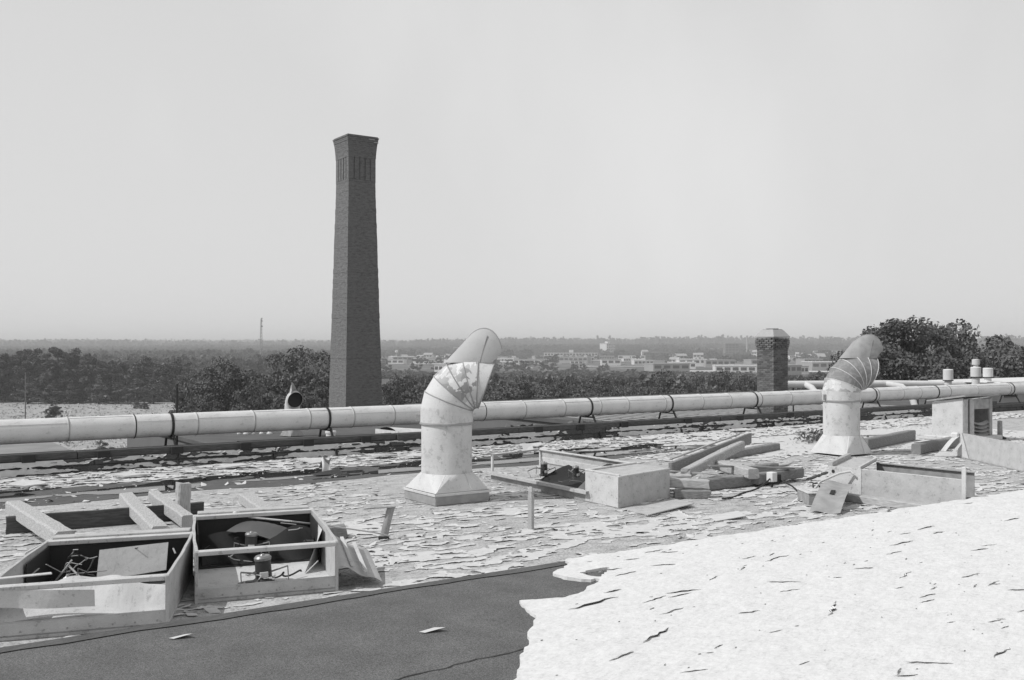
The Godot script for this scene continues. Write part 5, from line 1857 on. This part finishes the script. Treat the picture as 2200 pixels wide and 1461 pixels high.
func town() -> void:
	var W: Material = M.wall_white
	house("school", "long pale two storey building with rows of windows on the hillside", tx(1226), 1500, 80, 16, hy(758, 1500), W, {"cols": 17, "rows": 2, "floor": 4.2, "penthouse": [-2.0, 6.0, 4.0]})
	house("apartment_tower", "white apartment tower on the hillside left of the distant smokestack", tx(1305), 1800, 21, 18, hy(738, 1800), W, {"turn": deg_to_rad(-34.6 + 38), "cols": 4, "rows": 7, "floor": 2.9, "penthouse": [-3.0, 6.0, 3.4]})
	house("white_works", "plain white works building below the long school", tx(1184), 1000, 21, 12, hy(781, 1000), W, {"cols": 5, "rows": 1, "floor": 3.5})
	house("white_works", "small white block right of the plain white works building", tx(1238), 1050, 13, 12, hy(775, 1050), W, {"cols": 3, "rows": 2, "floor": 3.0})
	house("low_shed", "low pale roofed shed right of the small white block", tx(1292), 1080, 22, 12, hy(775, 1080), M.wall_grey, {"roof": W})
	house("factory", "long grey factory with low roof in the middle of town", tx(1390), 850, 110, 26, hy(788, 850), M.wall_grey, {"cols": 20, "rows": 1, "floor": 5.0, "roof": M.wall_grey, "penthouse": [10.0, 5.0, 2.5]})
	house("factory", "long white factory wall before the grey factory", tx(1525), 700, 66, 24, hy(800, 700), W, {"cols": 13, "rows": 1, "floor": 5.0, "roof": M.wall_grey})
	house("factory", "white warehouse wall beside the short brick chimney, left of it", tx(1580), 860, 38, 22, hy(784, 860), W, {"cols": 6, "rows": 1, "floor": 5.0})
	house("factory", "small white annex low among trees left of the short chimney", tx(1600), 560, 9, 8, hy(813, 560), W, {"cols": 3, "rows": 1})
	house("factory", "pale factory with two dark doors right of the short chimney", tx(1725), 830, 30, 20, hy(786, 830), W, {"cols": 4, "rows": 1, "floor": 5.0})
	house("factory", "long low pale factory in front, right of the short chimney", tx(1735), 660, 32, 20, hy(799, 660), M.wall_grey, {"cols": 7, "rows": 1, "floor": 5.0, "roof": W})
	house("white_works", "white gabled hall beside the right hand trees", tx(1762), 1100, 9, 12, hy(766, 1100), W, {"gable": true})
	house("low_shed", "row of pale roofs on the hill right of the short chimney", tx(1775), 1700, 46, 14, hy(754, 1700), W, {"cols": 12, "rows": 1})
	house("brick_mill", "broad brick mill with windows in the middle distance", tx(1408), 1350, 34, 18, hy(757, 1350), M.wall_brick, {"cols": 9, "rows": 3, "floor": 3.6})
	house("brick_mill", "tall brick mill tower block left of the distant smokestack", tx(1570), 1500, 20, 16, hy(738, 1500), M.wall_brick, {"cols": 4, "rows": 6, "floor": 3.8})
	house("pale_terrace", "pale terrace of flats on the far hill left of the tall brick mill", tx(1517), 1900, 46, 14, hy(749, 1900), W, {"cols": 12, "rows": 2, "floor": 3.0})
	house("white_works", "white building with flat roof just right of the big stack", tx(1081), 1000, 12, 10, hy(779, 1000), W, {"cols": 4, "rows": 1})
	house("low_shed", "long pale roofed shed left of the big stack", tx(925), 1000, 40, 14, hy(782, 1000), M.wall_grey, {"roof": W, "cols": 8, "rows": 1})
	house("low_shed", "pale hillside building just left of the big stack's tongue", tx(988), 1900, 25, 14, hy(746, 1900), W, {"cols": 8, "rows": 1})
	house("low_shed", "white flat building close right of the tall chimney", tx(836), 1150, 20, 12, hy(774, 1150), W, {"cols": 6, "rows": 1})
	house("low_shed", "pale long building among trees left edge of town", tx(310), 2600, 62, 14, hy(752, 2600), W, {"cols": 14, "rows": 1})
	house("low_shed", "pale cluster roof left of the pale long building", tx(275), 2650, 40, 14, hy(750, 2650), W)
	# works sheds and shops along the town's streets, one by one
	rng.seed = 72
	var row: Array = []
	for k in 30:
		row.append([lerpf(826.0, 1790.0, (k + rng.randf_range(0.1, 0.9)) / 30.0), rng.randf_range(560.0, 1350.0)])
	for k in row.size():
		var dep: float = row[k][1]
		house("town_shed", "low works shed or shop in the town, %s from the left" % ordinal(k + 1), tx(row[k][0]), dep, rng.randf_range(14.0, 36.0), rng.randf_range(10.0, 18.0), GROUND + rng.randf_range(3.6, 6.5), M.wall_white if rng.randf() < 0.55 else M.wall_grey, {"turn": deg_to_rad(-34.6) + rng.randf_range(-0.5, 0.5), "roof": [M.wall_white, M.wall_grey, M.concrete][rng.randi() % 3], "cols": rng.randi_range(3, 6), "rows": 1, "floor": 3.4, "group": "works sheds of the town"})
	# wooden houses, one by one
	rng.seed = 71
	var spots := [[868, 1250, 766], [882, 1300, 769], [905, 1350, 766], [921, 1260, 762], [945, 1400, 764], [964, 1250, 764], [846, 1300, 768], [1100, 1300, 768], [1345, 1200, 770], [1450, 1100, 772], [1462, 1150, 764], [1470, 1080, 776], [1330, 950, 783], [1500, 1250, 762], [1625, 1300, 756], [1640, 1350, 762], [1700, 1400, 764], [1716, 1350, 760], [1735, 1450, 764], [240, 820, 787], [228, 1100, 768], [236, 1000, 777], [1385, 1500, 755], [1615, 1700, 752], [1150, 1150, 779], [1260, 900, 792], [1130, 800, 795], [1345, 780, 800], [1475, 900, 786]]
	for k in spots.size():
		var q: Array = spots[k]
		var lab := "small pale house among the town's trees, number %d counted from the left" % (k + 1)
		house("frame_house", lab, tx(q[0]), q[1], rng.randf_range(8.0, 13.0), rng.randf_range(7.0, 9.0), hy(q[2], q[1]), M.wall_white if rng.randf() < 0.7 else M.wall_grey, {"gable": rng.randf() < 0.7, "turn": rng.randf_range(-1.2, 0.2), "category": "house", "group": "houses of the town", "cols": 3, "rows": 1, "floor": 3.0})
	var order: Array = []
	for o in get_children():
		if str(o.name).begins_with("frame_house"):
			var a := rad_to_deg(atan2(o.position.x, -o.position.z)) - 34.6
			order.append([a, o])
	order.sort_custom(func(x: Array, y: Array) -> bool: return x[0] < y[0])
	for k in order.size():
		order[k][1].set_meta("label", "small pale house among the town's trees, %s from the left" % ordinal(k + 1))
	# smokestack, lattice mast, water tower, poles
	var p := cam_point(tx(1605), 1550)
	var b := MB.new()
	var g := land(p.x, -p.y)
	b.lathe([Vector2(2.0, 0), Vector2(1.3, hy(722, 1550) - g), Vector2(1.5, hy(722, 1550) - g), Vector2(1.5, hy(721, 1550) - g), Vector2(0, hy(721, 1550) - g)], 16)
	single("smokestack", "distant pale round smokestack on the hillside", "smokestack", b, M.wall_grey, P(p.x, p.y, g))
	p = cam_point(tx(561), 700)
	g = land(p.x, -p.y)
	var t := thing("lattice_mast", "tall thin lattice radio mast left of the tall chimney", "mast", P(p.x, p.y, g))
	var top := hy(684, 700) - g
	for k in 3:
		var a := TAU * k / 3.0
		b = MB.new()
		b.bar(Vector3(cos(a) * 1.5, 0, sin(a) * 1.5), Vector3(cos(a) * 0.35, top, sin(a) * 0.35), 0.22, 0.22, 0.01)
		part(t, "leg", b, M.wall_grey)
	b = MB.new()
	var n := 16
	for i in n:
		var y0 := top * i / n
		var y1 := top * (i + 1) / n
		var r0 := lerpf(1.5, 0.35, float(i) / n)
		var r1 := lerpf(1.5, 0.35, float(i + 1) / n)
		for k in 3:
			var a := TAU * k / 3.0
			var c := TAU * (k + 1) / 3.0
			b.bar(Vector3(cos(a) * r0, y0, sin(a) * r0), Vector3(cos(c) * r1, y1, sin(c) * r1), 0.12, 0.12, 0.01)
	part(t, "bracing", b, M.wall_grey)
	for q: Array in [[0.95, 0.4], [0.85, 0.55], [1.0, 0.3]]:
		b = MB.new()
		b.lathe([Vector2(0, -0.5), Vector2(q[1], -0.3), Vector2(q[1], 0.4), Vector2(0, 0.5)], 12)
		part(t, "antenna_drum", b, M.motor_dark, Vector3(0.6, top * q[0], 0))
	p = cam_point(tx(852), 1300)
	g = land(p.x, -p.y)
	t = thing("water_tower", "tiny white water tower on a mast right of the tall chimney", "water tower", P(p.x, p.y, g))
	b = MB.new()
	b.lathe([Vector2(0.7, 0), Vector2(0.5, hy(757, 1300) - g)], 12)
	part(t, "stem", b, M.wall_grey)
	b = MB.new()
	b.lathe([Vector2(0, hy(758, 1300) - g), Vector2(2.0, hy(757, 1300) - g), Vector2(2.0, hy(753, 1300) - g), Vector2(0, hy(752, 1300) - g)], 16)
	part(t, "tank", b, W)
	b = MB.new()
	p = cam_point(tx(55), 210)
	b.lathe([Vector2(0.3, 0), Vector2(0.14, 0.4), Vector2(0.1, hy(800, 210) - GROUND), Vector2(0, hy(800, 210) - GROUND)], 10)
	single("field_pole", "lone thin pole standing in the pale field at the left", "pole", b, M.concrete_dark, P(p.x, p.y, GROUND))

func ordinal(k: int) -> String:
	var names := ["first", "second", "third", "fourth", "fifth", "sixth", "seventh", "eighth", "ninth", "tenth", "eleventh", "twelfth", "thirteenth", "fourteenth", "fifteenth", "sixteenth", "seventeenth", "eighteenth", "nineteenth", "twentieth", "twenty-first", "twenty-second", "twenty-third", "twenty-fourth", "twenty-fifth", "twenty-sixth", "twenty-seventh", "twenty-eighth", "twenty-ninth", "thirtieth"]
	return names[k - 1]

# ------------------------------------------------------------------ trees
# crown of many small leaf faces gathered in clumps; height 1 unit = metres
func crown_mesh(seed_: int, height: float, radius: float, clumps: int, per: int, leaf_size: float, low := 0.22) -> ArrayMesh:
	rng.seed = seed_
	var b := MB.new()
	b.tinted = true
	var mid := height * (0.5 + low * 0.5)
	var half := height * (0.5 - low * 0.5)
	for k in clumps:
		var d := Vector3(rng.randfn(), rng.randfn() * 0.9 + 0.15, rng.randfn()).normalized()
		var f := pow(rng.randf(), 0.4) * 0.93
		var taper := 1.0 - 0.25 * maxf(0.0, d.y)
		var c := Vector3(d.x * radius * f * taper, mid + d.y * half * f, d.z * radius * f * taper)
		if low < 0.1 and k % 4 == 0:
			c = Vector3(d.x * radius * 0.85, height * rng.randf_range(0.06, 0.35), d.z * radius * 0.85)
		var cr := radius * rng.randf_range(0.12, 0.27)
		for i in per:
			var e := Vector3(rng.randfn(), rng.randfn() + 0.35, rng.randfn()).normalized()
			var p := c + e * cr * Vector3(1.0, 0.72, 1.0) * pow(rng.randf(), 0.3) * rng.randf_range(0.85, 1.12)
			leaf(b, p, leaf_size, e)
	return b.mesh()

func trunk_mesh(seed_: int, height: float, radius: float) -> ArrayMesh:
	rng.seed = seed_ + 500
	var b := MB.new()
	var r := height * 0.018
	b.lathe([Vector2(r * 1.5, 0), Vector2(r * 1.05, height * 0.04), Vector2(r, height * 0.3), Vector2(r * 0.6, height * 0.6), Vector2(r * 0.2, height * 0.85)], 10)
	for k in 9:
		var a := rng.randf() * TAU
		var y := height * rng.randf_range(0.28, 0.6)
		var q := Vector3(cos(a) * radius * 0.7, y + height * rng.randf_range(0.1, 0.25), sin(a) * radius * 0.7)
		b.bar(Vector3(0, y, 0), Vector3(0, y, 0).lerp(q, 0.55) + Vector3(0, 0.2, 0), r * 0.7, r * 0.7, r * 0.2)
		b.bar(Vector3(0, y, 0).lerp(q, 0.53) + Vector3(0, 0.2, 0), q, r * 0.4, r * 0.4, r * 0.1)
	return b.mesh()

var crowns: Array = []
var trunks: Array = []
var sizes: Array = []

func tree(label: String, kind: int, px: float, depth: float, top: float, spread: float, mt: Material, group: String, called := "broadleaf_tree") -> void:
	var q := cam_point(tx(px), depth)
	var base := land(q.x, -q.y)
	var h := hy(top, depth) - base
	var t := thing(called, label, "tree", P(q.x, q.y, base), rng.randf() * TAU, group)
	var s: float = h / sizes[kind][0]
	var w: float = spread / sizes[kind][1]
	t.scale = Vector3(w, s, w)
	part(t, "trunk", trunks[kind], M.bark)
	part(t, "crown", crowns[kind], mt)

func trees() -> void:
	# kinds: near leafy (large leaves), near round, mid, far field-edge, conifer-like
	var spec := [[17.0, 5.0, 100, 330, 0.145, 0.2], [15.0, 5.2, 90, 320, 0.165, 0.05], [13.0, 5.0, 90, 300, 0.165, 0.05], [15.5, 6.0, 80, 130, 0.42, -0.02], [15.5, 5.6, 80, 130, 0.42, -0.02], [11.0, 2.6, 44, 90, 0.34, 0.0]]
	for k in spec.size():
		var s: Array = spec[k]
		crowns.append(crown_mesh(300 + k, s[0], s[1], s[2], s[3], s[4], s[5]))
		trunks.append(trunk_mesh(300 + k, s[0], s[1]))
		sizes.append([s[0] * 0.99, s[1]])
	rng.seed = 400
	# right-hand group
	tree("tallest leafy tree at the right, rising behind the dark elbow stack", 0, 1935, 70, 692, 5.6, M.leaf_0, "trees at the right")
	tree("leafy tree rising close left of the tallest right-hand tree", 0, 1868, 72, 712, 4.4, M.leaf_0, "trees at the right")
	tree("leafy tree rising close right of the tallest right-hand tree", 0, 1988, 73, 705, 4.4, M.leaf_0, "trees at the right")
	tree("leafy tree with low crown left of the tallest right-hand tree", 1, 1822, 74, 735, 3.8, M.leaf_0, "trees at the right")
	tree("leafy tree right behind the tallest right-hand tree", 1, 2035, 80, 700, 5.0, M.leaf_0, "trees at the right")
	tree("rounded tree behind the capped vents at right", 2, 2095, 84, 700, 6.0, M.leaf_1, "trees at the right")
	tree("tree at the right edge behind the turbine ventilator", 1, 2180, 80, 690, 6.4, M.leaf_1, "trees at the right")
	tree("low tree filling the gap under the tallest right-hand tree", 2, 1880, 66, 765, 4.6, M.leaf_0, "trees at the right")
	tree("low tree behind the branch duct at right", 2, 1985, 68, 762, 4.6, M.leaf_0, "trees at the right")
	tree("low tree below the rounded tree at right", 2, 2130, 74, 745, 5.2, M.leaf_1, "trees at the right")
	# left-hand group, close
	var k := 0
	for q: Array in [[405, 118, 800, 3.6], [430, 104, 830, 3.6], [455, 112, 775, 5.0], [505, 110, 765, 5.4], [540, 100, 825, 4.2], [560, 112, 778, 5.0], [600, 108, 764, 5.0], [620, 98, 815, 4.0], [655, 106, 752, 5.6], [680, 98, 810, 4.2], [700, 112, 760, 5.4]]:
		k += 1
		tree("dense round tree in the close group left of the tall chimney, %s from left" % ordinal(k), 1 + k % 2, q[0], q[1], q[2], q[3], M.leaf_0 if k % 3 else M.leaf_1, "close trees left of the tall chimney")
	# row beyond the field
	k = 0
	for q: Array in [[-60, 300, 748, 7.5], [-15, 295, 748, 7.0], [40, 300, 745, 7.0], [85, 296, 748, 6.0], [125, 292, 740, 7.0], [165, 296, 748, 6.5], [200, 290, 760, 5.5], [238, 300, 774, 5.5], [275, 296, 774, 5.5], [310, 300, 766, 6.0], [345, 296, 778, 5.5], [385, 300, 768, 6.0]]:
		k += 1
		tree("big dark tree in the row beyond the field, %s from the left" % ordinal(k), 3 + k % 2, q[0], q[1], q[2], q[3], M.leaf_2 if k % 3 else M.leaf_0, "row of trees beyond the field")
	k = 0
	for q: Array in [[60, 284, 822, 3.5], [105, 284, 828, 3.5], [150, 285, 825, 3.4], [213, 283, 808, 3.0], [255, 285, 820, 3.4], [295, 284, 812, 4.0], [330, 285, 825, 3.2]]:
		k += 1
		tree("pale pointed small tree at the field's edge before the dark row, %s from the left" % ordinal(k), 5, q[0], q[1], q[2], q[3], M.leaf_1, "small trees at the field edge", "small_tree")
	# between the tall chimney and the right-hand group
	k = 0
	for q: Array in [[835, 96, 812, 4.2], [880, 130, 800, 4.8], [905, 92, 832, 4.2], [960, 125, 805, 5.0], [1060, 92, 838, 4.6], [1120, 128, 803, 5.2], [1150, 90, 845, 4.4], [1195, 150, 808, 4.6], [1240, 92, 842, 4.8], [1275, 140, 800, 5.0], [1330, 94, 846, 4.6], [1365, 150, 812, 5.0], [1415, 120, 800, 5.0], [1425, 92, 842, 4.4], [1480, 130, 808, 4.6], [1500, 94, 838, 4.8], [1540, 122, 800, 4.2], [1575, 92, 838, 4.4], [1605, 130, 812, 4.6], [1715, 96, 822, 4.2], [1760, 90, 812, 3.8], [1790, 110, 806, 4.0]]:
		k += 1
		tree("rounded tree in the belt between the roof and the town, %s from the left" % ordinal(k), 1 + k % 2, q[0], q[1], q[2], q[3], M.leaf_0 if k % 3 else M.leaf_1, "belt of trees before the town")
	# bushes in the field
	for q: Array in [["dark boxy bush in the middle of the pale field", 118, 205, 866, 2.0], ["tiny bush at the far side of the field near the conifers", 295, 262, 862, 1.2], ["tiny dark bush right of the other far field bush", 312, 260, 863, 1.3], ["tall weed bush showing between duct and rail at left", 225, 120, 948, 2.2], ["dark weed bush showing under the duct left of the first stand", 320, 116, 944, 2.4]]:
		tree(q[0], 2, q[1], q[2], q[3], q[4], M.leaf_2, "bushes in the field", "bush")
	far_wood()

func far_wood() -> void:
	var parts: Array = []
	for k in 3:
		parts.append(crown_mesh(700 + k, 9.0, 5.2, 14, 26, 1.15, 0.0))
	var xf: Array = [[], [], []]
	var cols: Array = [[], [], []]
	rng.seed = 900
	var dens := noise(901, 0.004, 3)
	var tries := [[165.0, 600.0, 4600, 1.0], [600.0, 2500.0, 29000, 1.0], [2500.0, 5200.0, 17000, 1.9]]
	for band: Array in tries:
		for i in band[2]:
			var d := sqrt(lerpf(band[0] * band[0], band[1] * band[1], rng.randf()))
			var a := deg_to_rad(34.6) + rng.randf_range(-0.66, 0.66)
			var x := d * sin(a)
			var z := -d * cos(a)
			var az := rad_to_deg(a) - 34.6
			# the open field and the town's open ground stay clear
			if d < 340.0 and az < -17.0:
				continue
			if d < 520.0 and az < -6.5:
				continue
			var keep := 1.0
			if az > -9.0 and d < 600.0:
				keep = 0.95
			elif az > -9.0 and d < 1250.0:
				keep = 0.30
			elif az > -9.0 and d < 1600.0:
				keep = 0.6
			if dens.get_noise_2d(x, z) * 1.4 + 0.55 < 1.0 - keep or rng.randf() > keep + 0.05:
				continue
			var hit := false
			for c: Array in clearings:
				var dx: float = x - c[0]
				var dz: float = -z - c[1]
				var along: float = (dx * c[0] + dz * c[1]) / c[3]
				var across: float = absf(dx * c[1] - dz * c[0]) / c[3]
				# keep the ground right before a building open, so that it is seen
				if across < c[2] + 6.0 and along < c[2] + 4.0 and along > (-60.0 if c[3] < 1400.0 else -200.0):
					hit = true
					break
			if hit:
				continue
			var s: float = band[3] * rng.randf_range(0.65, 1.25)
			var hgt := s * rng.randf_range(0.8, 1.15)
			if az > -9.0 and d < 1300.0:
				hgt *= 0.62
				s *= 0.8
				if d < 680.0:
					hgt = maxf(0.28, (16.0 - 57.0 * d / 2139.0) / 9.0 * rng.randf_range(0.72, 1.0))
			var v := rng.randi() % 3
			xf[v].append(Transform3D(Basis(Vector3.UP, rng.randf() * TAU).scaled(Vector3(s, hgt, s)), Vector3(x, land(x, z) + (0.0 if d < 900.0 else 2.5) * s, z)))
			var g := rng.randf_range(0.7, 1.35)
			cols[v].append(Color(g, g, g))
	for v in 3:
		var mm := MultiMesh.new()
		mm.transform_format = MultiMesh.TRANSFORM_3D
		mm.use_colors = true
		mm.mesh = parts[v]
		mm.instance_count = xf[v].size()
		for i in xf[v].size():
			mm.set_instance_transform(i, xf[v][i])
			mm.set_instance_color(i, cols[v][i])
		var o := MultiMeshInstance3D.new()
		o.name = numbered("far_wood")
		o.multimesh = mm
		o.material_override = M["leaf_%d" % [0, 2, 1][v]]
		add_child(o)
		tag(o, ["far woodland covering the hills up to the skyline", "darker far woodland mixed through the hills and town", "paler far woodland mixed through the hills and town"][v], "woodland", "", "stuff")
